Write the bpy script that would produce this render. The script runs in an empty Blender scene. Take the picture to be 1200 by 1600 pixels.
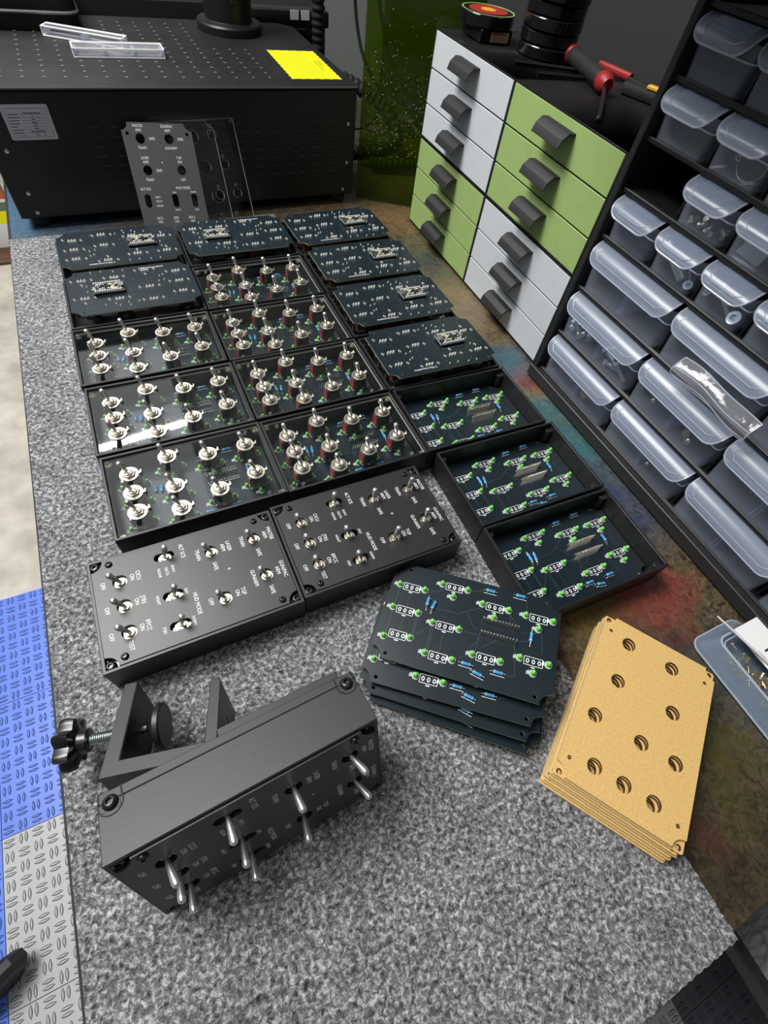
import bpy, bmesh, math, random
from mathutils import Vector, Matrix
from mathutils.geometry import tessellate_polygon
random.seed(7)
PI = math.pi
sc = bpy.context.scene
COL = sc.collection

# ------------------------------------------------------------------ camera
def look(C, T, roll):
    C = Vector(C); T = Vector(T)
    d = (T - C).normalized(); r = d.cross(Vector((0, 0, 1))).normalized(); u = r.cross(d)
    c, s = math.cos(roll), math.sin(roll)
    r2 = c * r + s * u; u2 = -s * r + c * u
    m = Matrix((r2, u2, -d)).transposed().to_4x4(); m.translation = C
    return m
cam = bpy.data.cameras.new('camera'); cam_ob = bpy.data.objects.new('camera', cam); COL.objects.link(cam_ob)
cam.sensor_fit = 'HORIZONTAL'; cam.sensor_width = 36; cam.lens = 750.866 / 1200 * 36
cam.clip_start = 0.02; cam.clip_end = 30
cam_ob.matrix_world = look((-0.1449, -0.4116, 0.3981), (0.0127, -0.1807, 0), 0.1994)
sc.camera = cam_ob

# ------------------------------------------------------------------ world, lights, exposure
w = bpy.data.worlds.new('world'); sc.world = w; w.use_nodes = True
w.node_tree.nodes['Background'].inputs[0].default_value = (0.85, 0.92, 1.0, 1)
w.node_tree.nodes['Background'].inputs[1].default_value = 0.12
def area(name, loc, target, sx, sy, power, col=(1, 1, 1)):
    l = bpy.data.lights.new(name, 'AREA'); l.shape = 'RECTANGLE'; l.size = sx; l.size_y = sy
    l.energy = power; l.color = col
    o = bpy.data.objects.new(name, l); COL.objects.link(o); o.location = loc
    o.rotation_euler = (Vector(target) - Vector(loc)).to_track_quat('-Z', 'Y').to_euler()
    return o
area('ceiling_light_a', (-0.80, 0.55, 1.8), (-0.25, 0.1, 0), 0.9, 0.9, 52, (1.0, 0.985, 0.96))
area('ceiling_light_b', (-0.75, -0.85, 1.8), (-0.1, -0.2, 0), 1.2, 0.4, 3, (1.0, 0.99, 0.97))
area('ceiling_glow', (-0.88, 1.60, 1.85), (-0.88, 1.60, 0), 1.5, 2.2, 17, (0.97, 0.98, 1.0))
o_ = area('ceiling_strip', (-0.37, 1.79, 1.8), (-0.37, 1.79, 0), 0.52, 0.045, 6, (1.0, 1.0, 1.0)); o_.rotation_euler.z += 0.12
sc.view_settings.view_transform = 'Standard'; sc.view_settings.look = 'None'
sc.view_settings.exposure = 0.12; sc.view_settings.gamma = 1.0; sc.view_settings.use_curve_mapping = False
sc.cycles.use_denoising = True
sc.cycles.max_bounces = 10; sc.cycles.transparent_max_bounces = 24

# ------------------------------------------------------------------ materials
MATS = {}
def mat(name, col=(0.5, 0.5, 0.5), rough=0.5, metal=0.0, spec=0.5, bump=None, vary=None, sheen=0.0, coat=0.0, emit=None):
    m = bpy.data.materials.new(name); m.use_nodes = True; nt = m.node_tree; N = nt.nodes; L = nt.links
    p = N['Principled BSDF']
    p.inputs['Base Color'].default_value = (*col, 1); p.inputs['Roughness'].default_value = rough
    p.inputs['Metallic'].default_value = metal; p.inputs['Specular IOR Level'].default_value = spec
    p.inputs['Sheen Weight'].default_value = sheen; p.inputs['Coat Weight'].default_value = coat
    tc = N.new('ShaderNodeTexCoord')
    if vary:
        n = N.new('ShaderNodeTexNoise'); n.inputs['Scale'].default_value = vary[0]; n.inputs['Detail'].default_value = 6
        L.new(tc.outputs['Object'], n.inputs['Vector'])
        r = N.new('ShaderNodeValToRGB'); r.color_ramp.elements[0].position = 0.3; r.color_ramp.elements[1].position = 0.7
        a = vary[1]
        r.color_ramp.elements[0].color = (*[c * (1 - a) for c in col], 1); r.color_ramp.elements[1].color = (*[min(1, c * (1 + a)) for c in col], 1)
        L.new(n.outputs['Fac'], r.inputs['Fac']); L.new(r.outputs['Color'], p.inputs['Base Color'])
    if bump:
        n = N.new('ShaderNodeTexNoise'); n.inputs['Scale'].default_value = bump[0]; n.inputs['Detail'].default_value = 4
        L.new(tc.outputs['Object'], n.inputs['Vector'])
        b = N.new('ShaderNodeBump'); b.inputs['Strength'].default_value = bump[1]; b.inputs['Distance'].default_value = bump[2]
        L.new(n.outputs['Fac'], b.inputs['Height']); L.new(b.outputs['Normal'], p.inputs['Normal'])
    MATS[name] = m
    return m
def clear_mat(name, tint=(1, 1, 1), haze=0.0, hcol=(0.8, 0.85, 0.9), rough=0.03, ior=1.49, bump=None):
    """clear or milky plastic sheet: see-through, with a Fresnel gloss and an optional milky share"""
    m = bpy.data.materials.new(name); m.use_nodes = True; nt = m.node_tree; N = nt.nodes; L = nt.links
    for n in list(N):
        if n.type != 'OUTPUT_MATERIAL': N.remove(n)
    out = [n for n in N if n.type == 'OUTPUT_MATERIAL'][0]
    tr = N.new('ShaderNodeBsdfTransparent'); tr.inputs['Color'].default_value = (*tint, 1)
    last = tr.outputs[0]
    if haze:
        df = N.new('ShaderNodeBsdfDiffuse'); df.inputs['Color'].default_value = (*hcol, 1)
        tl = N.new('ShaderNodeBsdfTranslucent'); tl.inputs['Color'].default_value = (*hcol, 1)
        mm = N.new('ShaderNodeMixShader'); mm.inputs[0].default_value = 0.45
        L.new(df.outputs[0], mm.inputs[1]); L.new(tl.outputs[0], mm.inputs[2])
        m2 = N.new('ShaderNodeMixShader'); m2.inputs[0].default_value = haze
        L.new(last, m2.inputs[1]); L.new(mm.outputs[0], m2.inputs[2]); last = m2.outputs[0]
    gl = N.new('ShaderNodeBsdfGlossy'); gl.inputs['Roughness'].default_value = rough; gl.inputs['Color'].default_value = (1, 1, 1, 1)
    fr = N.new('ShaderNodeFresnel'); fr.inputs['IOR'].default_value = ior
    if bump:
        tc = N.new('ShaderNodeTexCoord'); n = N.new('ShaderNodeTexNoise'); n.inputs['Scale'].default_value = bump[0]
        L.new(tc.outputs['Object'], n.inputs['Vector'])
        b = N.new('ShaderNodeBump'); b.inputs['Strength'].default_value = bump[1]; b.inputs['Distance'].default_value = bump[2]
        L.new(n.outputs['Fac'], b.inputs['Height']); L.new(b.outputs[0], gl.inputs['Normal']); L.new(b.outputs[0], fr.inputs['Normal'])
    ge = N.new('ShaderNodeNewGeometry'); iv = N.new('ShaderNodeMath'); iv.operation = 'SUBTRACT'; iv.inputs[0].default_value = 1.0; L.new(ge.outputs['Backfacing'], iv.inputs[1])
    mu = N.new('ShaderNodeMath'); mu.operation = 'MULTIPLY'; L.new(fr.outputs[0], mu.inputs[0]); L.new(iv.outputs[0], mu.inputs[1])   # gloss on the outer faces only
    m3 = N.new('ShaderNodeMixShader'); L.new(mu.outputs[0], m3.inputs[0]); L.new(last, m3.inputs[1]); L.new(gl.outputs[0], m3.inputs[2])
    L.new(m3.outputs[0], out.inputs['Surface'])
    MATS[name] = m
    return m

mat('print', (0.013, 0.013, 0.014), 0.42, bump=(900, 0.08, 0.0004))
mat('print_grey', (0.02, 0.02, 0.021), 0.45, bump=(700, 0.1, 0.0004))
mat('panel', (0.02, 0.02, 0.0205), 0.4, bump=(1500, 0.12, 0.0003))
mat('pcb', (0.009, 0.017, 0.023), 0.3, vary=(30, 0.15))
mat('pcb_edge', (0.30, 0.34, 0.22), 0.5)
mat('silk', (0.86, 0.88, 0.88), 0.5)
mat('trace', (0.055, 0.08, 0.095), 0.35)
mat('hole', (0.004, 0.004, 0.004), 0.6)
mat('nickel', (0.78, 0.73, 0.62), 0.3, 0.9)
mat('chrome', (0.80, 0.80, 0.80), 0.27, 0.85)
mat('steel_dark', (0.30, 0.28, 0.24), 0.35, 0.9)
mat('steel', (0.55, 0.55, 0.55), 0.28, 1.0)
mat('solder', (0.92, 0.90, 0.84), 0.35, 0.3)
mat('brass', (0.80, 0.62, 0.32), 0.3, 1.0)
mat('led', (0.22, 0.70, 0.14), 0.25, spec=0.6)
mat('resistor', (0.12, 0.50, 0.85), 0.35)
mat('resistor_band', (0.02, 0.10, 0.28), 0.4)
mat('switch_red', (0.45, 0.015, 0.04), 0.35)
mat('switch_dark', (0.05, 0.065, 0.055), 0.35)
mat('gold_pad', (0.85, 0.66, 0.25), 0.35, 0.7)
mat('screw_black', (0.012, 0.012, 0.013), 0.25)
mat('machine', (0.010, 0.0105, 0.012), 0.40, spec=0.35, bump=(1400, 0.1, 0.0003))
mat('machine_top', (0.014, 0.014, 0.015), 0.55, spec=0.25, bump=(500, 0.15, 0.0005), vary=(25, 0.25))
mat('machine_edge', (0.16, 0.16, 0.165), 0.4)
mat('vent_lip', (0.05, 0.05, 0.052), 0.4)
mat('rubber', (0.01, 0.01, 0.01), 0.7)
mat('yellow_print', (0.95, 0.90, 0.0), 0.5)
mat('ink', (0.02, 0.02, 0.02), 0.6)
mat('ink_olive', (0.30, 0.28, 0.0), 0.6)
mat('foil_label', (0.42, 0.42, 0.45), 0.45)
mat('white_front', (0.60, 0.63, 0.66), 0.5, vary=(60, 0.03))
mat('green_front', (0.33, 0.46, 0.16), 0.5, vary=(60, 0.04))
mat('handle', (0.014, 0.014, 0.015), 0.55, bump=(400, 0.25, 0.0006))
mat('char_shade', (0.10, 0.05, 0.02), 0.6)  # burnt cut edge, darkened as well for the shade inside the holes
mat('kraft', (0.68, 0.44, 0.155), 0.75, vary=(500, 0.1))
mat('kraft_edge', (0.75, 0.58, 0.32), 0.25)
mat('acrylic_edge_lit', (0.62, 0.62, 0.60), 0.25)  # pale colour paints the light that cut acrylic edges catch
mat('gloss_black', (0.006, 0.006, 0.007), 0.12)
mat('red_plastic', (0.30, 0.012, 0.015), 0.45)
mat('yellow_plastic', (0.75, 0.42, 0.02), 0.4)
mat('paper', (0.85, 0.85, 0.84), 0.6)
mat('red_label', (0.36, 0.025, 0.025), 0.5)
mat('tan_label', (0.45, 0.36, 0.24), 0.6)
mat('wall_grey', (0.30, 0.32, 0.31), 0.8, bump=(200, 0.1, 0.001))
mat('wall_dark', (0.022, 0.024, 0.024), 0.8, bump=(200, 0.1, 0.001))
mat('concrete', (0.60, 0.55, 0.47), 0.9, bump=(40, 0.5, 0.01), vary=(14, 0.22))
mat('tile_blue', (0.13, 0.25, 0.85), 0.35, vary=(9, 0.08))
mat('tile_grey', (0.52, 0.53, 0.53), 0.4, vary=(9, 0.08))
mat('tile_black', (0.13, 0.134, 0.14), 0.45, vary=(9, 0.08))
mat('lens_shade', (0.02, 0.025, 0.05), 0.7)  # dark outline colour painting the shading round the raised lenses
mat('wood_brown', (0.10, 0.04, 0.02), 0.5, vary=(20, 0.4))
mat('orange_print', (0.55, 0.13, 0.03), 0.5)
mat('green_print', (0.10, 0.20, 0.10), 0.5)
mat('fabric_black', (0.008, 0.008, 0.009), 0.7, spec=0.3, bump=(900, 0.4, 0.001))
mat('bright_steel', (0.80, 0.80, 0.80), 0.4, 0.35)
mat('silver', (0.62, 0.65, 0.66), 0.3, 0.9)
mat('thread_steel', (0.75, 0.80, 0.80), 0.3, 1.0)
clear_mat('clear', (0.95, 0.96, 0.96), 0.0)
clear_mat('clear_bright', (0.9, 0.9, 0.92), 0.22, (0.95, 0.95, 1.0), rough=0.08)
clear_mat('bin_plastic', (0.95, 0.96, 0.98), 0.15, (0.72, 0.78, 0.90), rough=0.22)
clear_mat('bin_hood', (0.85, 0.90, 0.96), 0.40, (0.62, 0.68, 0.80), rough=0.25)
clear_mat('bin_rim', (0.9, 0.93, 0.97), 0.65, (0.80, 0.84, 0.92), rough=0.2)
clear_mat('green_acrylic', (0.42, 0.56, 0.035), 0.06, (0.25, 0.38, 0.01), rough=0.04)
clear_mat('tray_plastic', (0.85, 0.9, 0.96), 0.28, (0.55, 0.66, 0.78), rough=0.12)
clear_mat('bag_plastic', (0.95, 0.95, 0.96), 0.14, (0.9, 0.9, 0.95), rough=0.14, bump=(90, 0.35, 0.003))

def felt_mat():
    m = bpy.data.materials.new('felt'); m.use_nodes = True; nt = m.node_tree; N = nt.nodes; L = nt.links
    p = N['Principled BSDF']; p.inputs['Roughness'].default_value = 0.95; p.inputs['Specular IOR Level'].default_value = 0.15
    p.inputs['Sheen Weight'].default_value = 0.15
    tc = N.new('ShaderNodeTexCoord')
    n1 = N.new('ShaderNodeTexNoise'); n1.inputs['Scale'].default_value = 300; n1.inputs['Detail'].default_value = 8; n1.inputs['Roughness'].default_value = 0.75; n1.inputs['Distortion'].default_value = 0.45
    L.new(tc.outputs['Object'], n1.inputs['Vector'])
    r1 = N.new('ShaderNodeValToRGB'); e = r1.color_ramp.elements
    e[0].position = 0.37; e[0].color = (0.022, 0.023, 0.028, 1); e[1].position = 0.65; e[1].color = (0.64, 0.64, 0.65, 1)
    k = r1.color_ramp.elements.new(0.5); k.color = (0.17, 0.172, 0.18, 1)
    L.new(n1.outputs['Fac'], r1.inputs['Fac'])
    n2 = N.new('ShaderNodeTexNoise'); n2.inputs['Scale'].default_value = 35; n2.inputs['Detail'].default_value = 3
    L.new(tc.outputs['Object'], n2.inputs['Vector'])
    r2 = N.new('ShaderNodeValToRGB'); r2.color_ramp.elements[0].position = 0.3; r2.color_ramp.elements[0].color = (0.75, 0.75, 0.75, 1); r2.color_ramp.elements[1].position = 0.7; r2.color_ramp.elements[1].color = (1.15, 1.15, 1.15, 1)
    L.new(n2.outputs['Fac'], r2.inputs['Fac'])
    mx = N.new('ShaderNodeMix'); mx.data_type = 'RGBA'; mx.blend_type = 'MULTIPLY'; mx.inputs[0].default_value = 1
    L.new(r1.outputs[0], mx.inputs[6]); L.new(r2.outputs[0], mx.inputs[7]); L.new(mx.outputs[2], p.inputs['Base Color'])
    b = N.new('ShaderNodeBump'); b.inputs['Strength'].default_value = 0.5; b.inputs['Distance'].default_value = 0.002
    L.new(n1.outputs['Fac'], b.inputs['Height']); L.new(b.outputs[0], p.inputs['Normal'])
    MATS['felt'] = m
felt_mat()

def epoxy_mat():
    """poured, swirled resin table top: bronze ground with blue, teal, red and gold clouds"""
    m = bpy.data.materials.new('epoxy'); m.use_nodes = True; nt = m.node_tree; N = nt.nodes; L = nt.links
    p = N['Principled BSDF']; p.inputs['Roughness'].default_value = 0.28
    tc = N.new('ShaderNodeTexCoord')
    wn = N.new('ShaderNodeTexNoise'); wn.inputs['Scale'].default_value = 9; wn.inputs['Detail'].default_value = 6; wn.inputs['Roughness'].default_value = 0.65
    L.new(tc.outputs['Object'], wn.inputs['Vector'])
    sub = N.new('ShaderNodeVectorMath'); sub.operation = 'SUBTRACT'; sub.inputs[1].default_value = (0.5, 0.5, 0.5); L.new(wn.outputs['Color'], sub.inputs[0])
    scl = N.new('ShaderNodeVectorMath'); scl.operation = 'SCALE'; scl.inputs['Scale'].default_value = 0.20; L.new(sub.outputs[0], scl.inputs[0])
    add = N.new('ShaderNodeVectorMath'); add.operation = 'ADD'; L.new(tc.outputs['Object'], add.inputs[0]); L.new(scl.outputs[0], add.inputs[1])
    fine = N.new('ShaderNodeTexNoise'); fine.inputs['Scale'].default_value = 130; fine.inputs['Detail'].default_value = 8; fine.inputs['Roughness'].default_value = 0.7; fine.inputs['Distortion'].default_value = 1.2
    L.new(tc.outputs['Object'], fine.inputs['Vector'])
    fr = N.new('ShaderNodeValToRGB'); e = fr.color_ramp.elements
    e[0].position = 0.34; e[0].color = (0.016, 0.013, 0.009, 1); e[1].position = 0.70; e[1].color = (0.17, 0.13, 0.075, 1)
    L.new(fine.outputs['Fac'], fr.inputs['Fac'])
    last = fr.outputs[0]
    blobs = [((-0.29, 0.50), 0.13, (0.055, 0.13, 0.22)), ((0.25, 0.22), 0.06, (0.035, 0.06, 0.06)), ((0.272, -0.005), 0.05, (0.02, 0.10, 0.15)),
             ((0.285, -0.048), 0.03, (0.24, 0.05, 0.04)), ((0.285, -0.09), 0.03, (0.24, 0.17, 0.08)), ((0.272, -0.15), 0.055, (0.03, 0.15, 0.18)),
             ((0.262, -0.25), 0.06, (0.03, 0.055, 0.12)), ((0.208, -0.375), 0.045, (0.30, 0.04, 0.03)), ((0.155, -0.35), 0.04, (0.17, 0.12, 0.03)),
             ((0.185, -0.41), 0.03, (0.03, 0.035, 0.04)), ((0.19, -0.45), 0.06, (0.035, 0.042, 0.036)), ((0.168, -0.505), 0.025, (0.09, 0.075, 0.02)),
             ((0.128, -0.535), 0.018, (0.15, 0.05, 0.035)), ((0.12, -0.57), 0.07, (0.028, 0.022, 0.014)), ((0.29, 0.41), 0.07, (0.19, 0.12, 0.05)), ((0.272, 0.13), 0.07, (0.20, 0.15, 0.08))]
    for (bx, by), rad, c in blobs:
        d = N.new('ShaderNodeVectorMath'); d.operation = 'DISTANCE'; d.inputs[1].default_value = (bx, by, 0)
        L.new(add.outputs[0], d.inputs[0])
        mr = N.new('ShaderNodeMapRange'); mr.inputs['From Min'].default_value = rad * 1.5; mr.inputs['From Max'].default_value = rad * 0.3; mr.inputs['To Min'].default_value = 0; mr.inputs['To Max'].default_value = 0.8
        L.new(d.outputs['Value'], mr.inputs['Value'])
        sep = N.new('ShaderNodeMix'); sep.data_type = 'RGBA'; sep.blend_type = 'MIX'
        vr = N.new('ShaderNodeMix'); vr.data_type = 'RGBA'; L.new(fine.outputs['Fac'], vr.inputs[0])
        vr.inputs[6].default_value = (*[x * 0.25 for x in c], 1); vr.inputs[7].default_value = (*[x * 1.65 for x in c], 1)
        L.new(mr.outputs[0], sep.inputs[0]); L.new(last, sep.inputs[6]); L.new(vr.outputs[2], sep.inputs[7]); last = sep.outputs[2]
    L.new(last, p.inputs['Base Color'])
    b = N.new('ShaderNodeBump'); b.inputs['Strength'].default_value = 0.25; b.inputs['Distance'].default_value = 0.001
    L.new(fine.outputs['Fac'], b.inputs['Height']); L.new(b.outputs[0], p.inputs['Normal'])
    MATS['epoxy'] = m
epoxy_mat()

def woodgrain_mat():
    m = bpy.data.materials.new('dark_woodgrain'); m.use_nodes = True; nt = m.node_tree; N = nt.nodes; L = nt.links
    p = N['Principled BSDF']; p.inputs['Roughness'].default_value = 0.6
    tc = N.new('ShaderNodeTexCoord'); mp = N.new('ShaderNodeMapping'); mp.inputs['Scale'].default_value = (18, 70, 10)
    L.new(tc.outputs['Object'], mp.inputs['Vector'])
    n = N.new('ShaderNodeTexNoise'); n.inputs['Scale'].default_value = 1.5; n.inputs['Detail'].default_value = 5; n.inputs['Distortion'].default_value = 2.0
    L.new(mp.outputs[0], n.inputs['Vector'])
    r = N.new('ShaderNodeValToRGB'); r.color_ramp.elements[0].position = 0.35; r.color_ramp.elements[0].color = (0.05, 0.05, 0.05, 1); r.color_ramp.elements[1].position = 0.65; r.color_ramp.elements[1].color = (0.17, 0.17, 0.17, 1)
    L.new(n.outputs['Fac'], r.inputs['Fac']); L.new(r.outputs[0], p.inputs['Base Color'])
    b = N.new('ShaderNodeBump'); b.inputs['Strength'].default_value = 0.6; b.inputs['Distance'].default_value = 0.002
    L.new(n.outputs['Fac'], b.inputs['Height']); L.new(b.outputs[0], p.inputs['Normal'])
    MATS['dark_woodgrain'] = m
woodgrain_mat()

# ------------------------------------------------------------------ mesh helpers
class MB:
    def __init__(s):
        s.v = []; s.f = []; s.m = []; s.T = Matrix.Identity(4)
    def add(s, vs, fs, mi=0):
        b = len(s.v); s.v += [s.T @ Vector(v) for v in vs]
        for f in fs: s.f.append([i + b for i in f]); s.m.append(mi)
    def box(s, c, d, mi=0, R=None):
        x, y, z = [k / 2 for k in d]
        vs = [Vector((i * x, j * y, k * z)) for i in (-1, 1) for j in (-1, 1) for k in (-1, 1)]
        if R is not None: vs = [R @ v for v in vs]
        vs = [v + Vector(c) for v in vs]
        s.add(vs, [(0, 1, 3, 2), (4, 6, 7, 5), (0, 4, 5, 1), (2, 3, 7, 6), (0, 2, 6, 4), (1, 5, 7, 3)], mi)
    def rings(s, loops, mi=0, cap0=True, cap1=True, closed=False):
        n = len(loops[0]); vs = [p for l in loops for p in l]; fs = []
        k = len(loops)
        for a in range(k if closed else k - 1):
            b = (a + 1) % k
            for i in range(n):
                j = (i + 1) % n
                fs.append((a * n + i, a * n + j, b * n + j, b * n + i))
        if not closed:
            if cap0: fs.append(tuple(range(n - 1, -1, -1)))
            if cap1: fs.append(tuple((k - 1) * n + i for i in range(n)))
        s.add(vs, fs, mi)
    def lathe(s, prof, n=12, mi=0, c=(0, 0, 0), axis=(0, 0, 1), mis=None):
        q = Vector((0, 0, 1)).rotation_difference(Vector(axis).normalized()); c = Vector(c)
        loops = [[c + q @ Vector((r * math.cos(2 * PI * i / n), r * math.sin(2 * PI * i / n), z)) for i in range(n)] for r, z in prof]
        if mis is None: s.rings(loops, mi)
        else:
            for a in range(len(loops) - 1): s.rings(loops[a:a + 2], mis[a], a == 0, a == len(loops) - 2)
    def cyl(s, p0, p1, r0, r1=None, n=10, mi=0):
        p0 = Vector(p0); p1 = Vector(p1); r1 = r0 if r1 is None else r1
        s.lathe([(r0, 0), (r1, (p1 - p0).length)], n, mi, p0, p1 - p0)
    def tube(s, path, r, n=6, mi=0, closed=False):
        path = [Vector(p) for p in path]; loops = []; up = None
        for i, p in enumerate(path):
            a = path[i - 1] if (i or closed) else p; b = path[(i + 1) % len(path)] if (i < len(path) - 1 or closed) else p
            d = (b - a).normalized()
            if up is None: up = d.orthogonal().normalized()
            up = (up - d * up.dot(d)).normalized(); sd = d.cross(up)
            rr = r[i] if isinstance(r, (list, tuple)) else r
            loops.append([p + rr * (math.cos(2 * PI * k / n) * up + math.sin(2 * PI * k / n) * sd) for k in range(n)])
        s.rings(loops, mi, closed=closed)
    def plate(s, outer, holes, z0, z1, mi=0, mside=None):
        """flat sheet with real holes"""
        mside = mi if mside is None else mside
        polys = [[Vector((x, y, 0)) for x, y in outer]] + [[Vector((x, y, 0)) for x, y in h] for h in holes]
        flat = [p for pl in polys for p in pl]; n = len(flat)
        tri = tessellate_polygon(polys)
        T = []
        for t in tri:
            a, b, c = [flat[i] for i in t]
            T.append(t if (b - a).cross(c - a).z > 0 else (t[0], t[2], t[1]))
        s.add([(p.x, p.y, z1) for p in flat], T, mi)
        s.add([(p.x, p.y, z0) for p in flat], [t[::-1] for t in T], mi)
        for k, pl in enumerate(polys):
            m = len(pl); ar = sum(pl[i].x * pl[(i + 1) % m].y - pl[(i + 1) % m].x * pl[i].y for i in range(m))
            vs = [(p.x, p.y, z0) for p in pl] + [(p.x, p.y, z1) for p in pl]
            fs = [(i, (i + 1) % m, m + (i + 1) % m, m + i) for i in range(m)]
            if (ar < 0) == (k == 0): fs = [f[::-1] for f in fs]
            s.add(vs, fs, mside)
    def mesh(s, name, mats, smooth=True, bevel=0.0, seg=1, ang=35):
        me = bpy.data.meshes.new(name); me.from_pydata([tuple(v) for v in s.v], [], s.f)
        for k in mats: me.materials.append(MATS[k])
        me.polygons.foreach_set('material_index', s.m); me.update()
        if bevel:
            bm = bmesh.new(); bm.from_mesh(me)
            bmesh.ops.remove_doubles(bm, verts=bm.verts, dist=1e-7)
            ed = [e for e in bm.edges if len(e.link_faces) == 2 and e.calc_face_angle(0) > math.radians(30)]
            bmesh.ops.bevel(bm, geom=ed, offset=bevel, segments=seg, profile=0.5, affect='EDGES', clamp_overlap=True)
            bm.to_mesh(me); bm.free()
        if smooth:
            me.polygons.foreach_set('use_smooth', [True] * len(me.polygons)); me.set_sharp_from_angle(angle=math.radians(ang))
        me.update()
        return me

def circ(x, y, r, n=16, sx=1.0): return [(x + r * sx * math.cos(2 * PI * i / n), y + r * math.sin(2 * PI * i / n)) for i in range(n)]
def slot(x, y, r, half, n=12):
    """rounded slot, long along x"""
    return [(x + (half if math.cos(a) >= 0 else -half) + r * math.cos(a), y + r * math.sin(a)) for a in [2 * PI * (i + 0.5) / n for i in range(n)]]
def notched(l, w, r, n=6):
    P = []
    for sx, sy, a0 in ((1, 1, PI), (-1, 1, 1.5 * PI), (-1, -1, 0), (1, -1, 0.5 * PI)):
        a0 = {(1, 1): 1.5 * PI, (-1, 1): 0.0, (-1, -1): 0.5 * PI, (1, -1): PI}[(sx, sy)]
        for i in range(n + 1):
            a = a0 - 0.5 * PI * i / n
            P.append((sx * l / 2 + r * math.cos(a), sy * w / 2 + r * math.sin(a)))
    return P
def rrect(l, w, r, n=4, cx=0, cy=0):
    P = []
    for sx, sy, a0 in ((1, 1, 0), (-1, 1, 0.5 * PI), (-1, -1, PI), (1, -1, 1.5 * PI)):
        for i in range(n + 1):
            a = a0 + 0.5 * PI * i / n
            P.append((cx + sx * (l / 2 - r) + r * math.cos(a), cy + sy * (w / 2 - r) + r * math.sin(a)))
    return P

_T = {}
def glyphs(t):
    if t in _T: return _T[t]
    cu = bpy.data.curves.new('t', 'FONT'); cu.body = t; cu.size = 1; cu.align_x = 'CENTER'; cu.align_y = 'CENTER'; cu.resolution_u = 2
    ob = bpy.data.objects.new('t', cu); COL.objects.link(ob)
    dg = bpy.context.evaluated_depsgraph_get(); dg.update()
    me = bpy.data.meshes.new_from_object(ob.evaluated_get(dg))
    _T[t] = ([tuple(v.co) for v in me.vertices], [tuple(p.vertices) for p in me.polygons])
    bpy.data.objects.remove(ob); bpy.data.curves.remove(cu); bpy.data.meshes.remove(me)
    return _T[t]
def put_text(mb, t, x, y, z, size, rot=0.0, sx=0.85, mi=0):
    """size = cap height"""
    vs, fs = glyphs(t); k = size / 0.7; c, s_ = math.cos(rot), math.sin(rot)
    mb.add([(x + c * vx * k * sx - s_ * vy * k, y + s_ * vx * k * sx + c * vy * k, z) for vx, vy, _ in vs], fs, mi)
def flat_rect(mb, x, y, z, l, w, rot=0.0, mi=0):
    c, s_ = math.cos(rot), math.sin(rot)
    mb.add([(x + c * a * l / 2 - s_ * b * w / 2, y + s_ * a * l / 2 + c * b * w / 2, z) for a, b in ((-1, -1), (1, -1), (1, 1), (-1, 1))], [(0, 1, 2, 3)], mi)
def flat_line(mb, p, q, wd, z, mi=0):
    p = Vector(p); q = Vector(q); m = (p + q) / 2; d = q - p
    flat_rect(mb, m.x, m.y, z, d.length, wd, math.atan2(d.y, d.x), mi)
def flat_ring(mb, x, y, z, ro, ri, n=10, sx=1.0, mi=0):
    vs = []
    for i in range(n):
        a = 2 * PI * i / n
        vs += [(x + ro * sx * math.cos(a), y + ro * math.sin(a), z), (x + (ri if sx == 1 else ri * sx * 0.8) * math.cos(a), y + ri * math.sin(a), z)]
    mb.add(vs, [(2 * i, (2 * i + 2) % (2 * n), (2 * i + 3) % (2 * n), 2 * i + 1) for i in range(n)], mi)

# ------------------------------------------------------------------ object helpers
def obj(name, me, parent=None, loc=(0, 0, 0), rot=(0, 0, 0), label=None):
    o = bpy.data.objects.new(name, me); COL.objects.link(o); o.location = loc; o.rotation_euler = rot
    if parent is not None: o.parent = parent
    if label: o['label'] = label
    return o
def thing(name, label, cat, loc=(0, 0, 0), rot=(0, 0, 0), group=None, me=None):
    o = obj(name, me, None, loc, rot); o['label'] = label; o['category'] = cat
    if group: o['group'] = group
    return o
def struct(name, me, loc=(0, 0, 0), rot=(0, 0, 0)):
    o = obj(name, me, None, loc, rot); o['kind'] = 'structure'
    return o

# ================================================================== the setting
FZ = -0.75
mb = MB(); mb.box((0, 0.5, FZ - 0.03), (5, 6, 0.044)); floor = struct('floor', mb.mesh('floor', ['concrete'], False))
def tile_mesh(name, m):
    b = MB(); S = 0.2545; b.box((S / 2, S / 2, -0.004), (S - 0.0012, S - 0.0012, 0.008), 0)
    n = 11; c = S / n
    def lens(x, y, a, L, Wd, z, mi, h):
        P = []; k = 5
        for sgn in (1, -1):
            for i in range(k):
                t = -1 + 2 * i / k if sgn > 0 else 1 - 2 * i / k
                P.append((t * L / 2, -sgn * Wd / 2 * (1 - t * t) ** 0.8))
        ca, sa = math.cos(a), math.sin(a)
        Q = [(x + ca * p - sa * q, y + sa * p + ca * q) for p, q in P]
        lo = [(p, q, z) for p, q in Q]
        if h: b.rings([[(p, q, z) for p, q in Q], [(x + (p - x) * 0.55, y + (q - y) * 0.55, z + h) for p, q in Q]], mi, False, True)
        else: b.add(lo, [tuple(range(len(lo)))], mi)
    for i in range(n):
        for j in range(n):
            x, y = (i + 0.5) * c, (j + 0.5) * c; v = (i + j) % 2
            for o in (-1, 1):
                dx, dy = (o * 0.0042, 0) if v else (0, o * 0.0042)
                a = PI / 2 if v else 0.0
                lens(x + dx, y + dy, a, 0.0195, 0.0056, 0.0002, 1, 0)
                lens(x + dx, y + dy, a, 0.0172, 0.0036, 0.0003, 0, 0.0012)
    return b.mesh(name, [m, 'lens_shade'], False)
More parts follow.
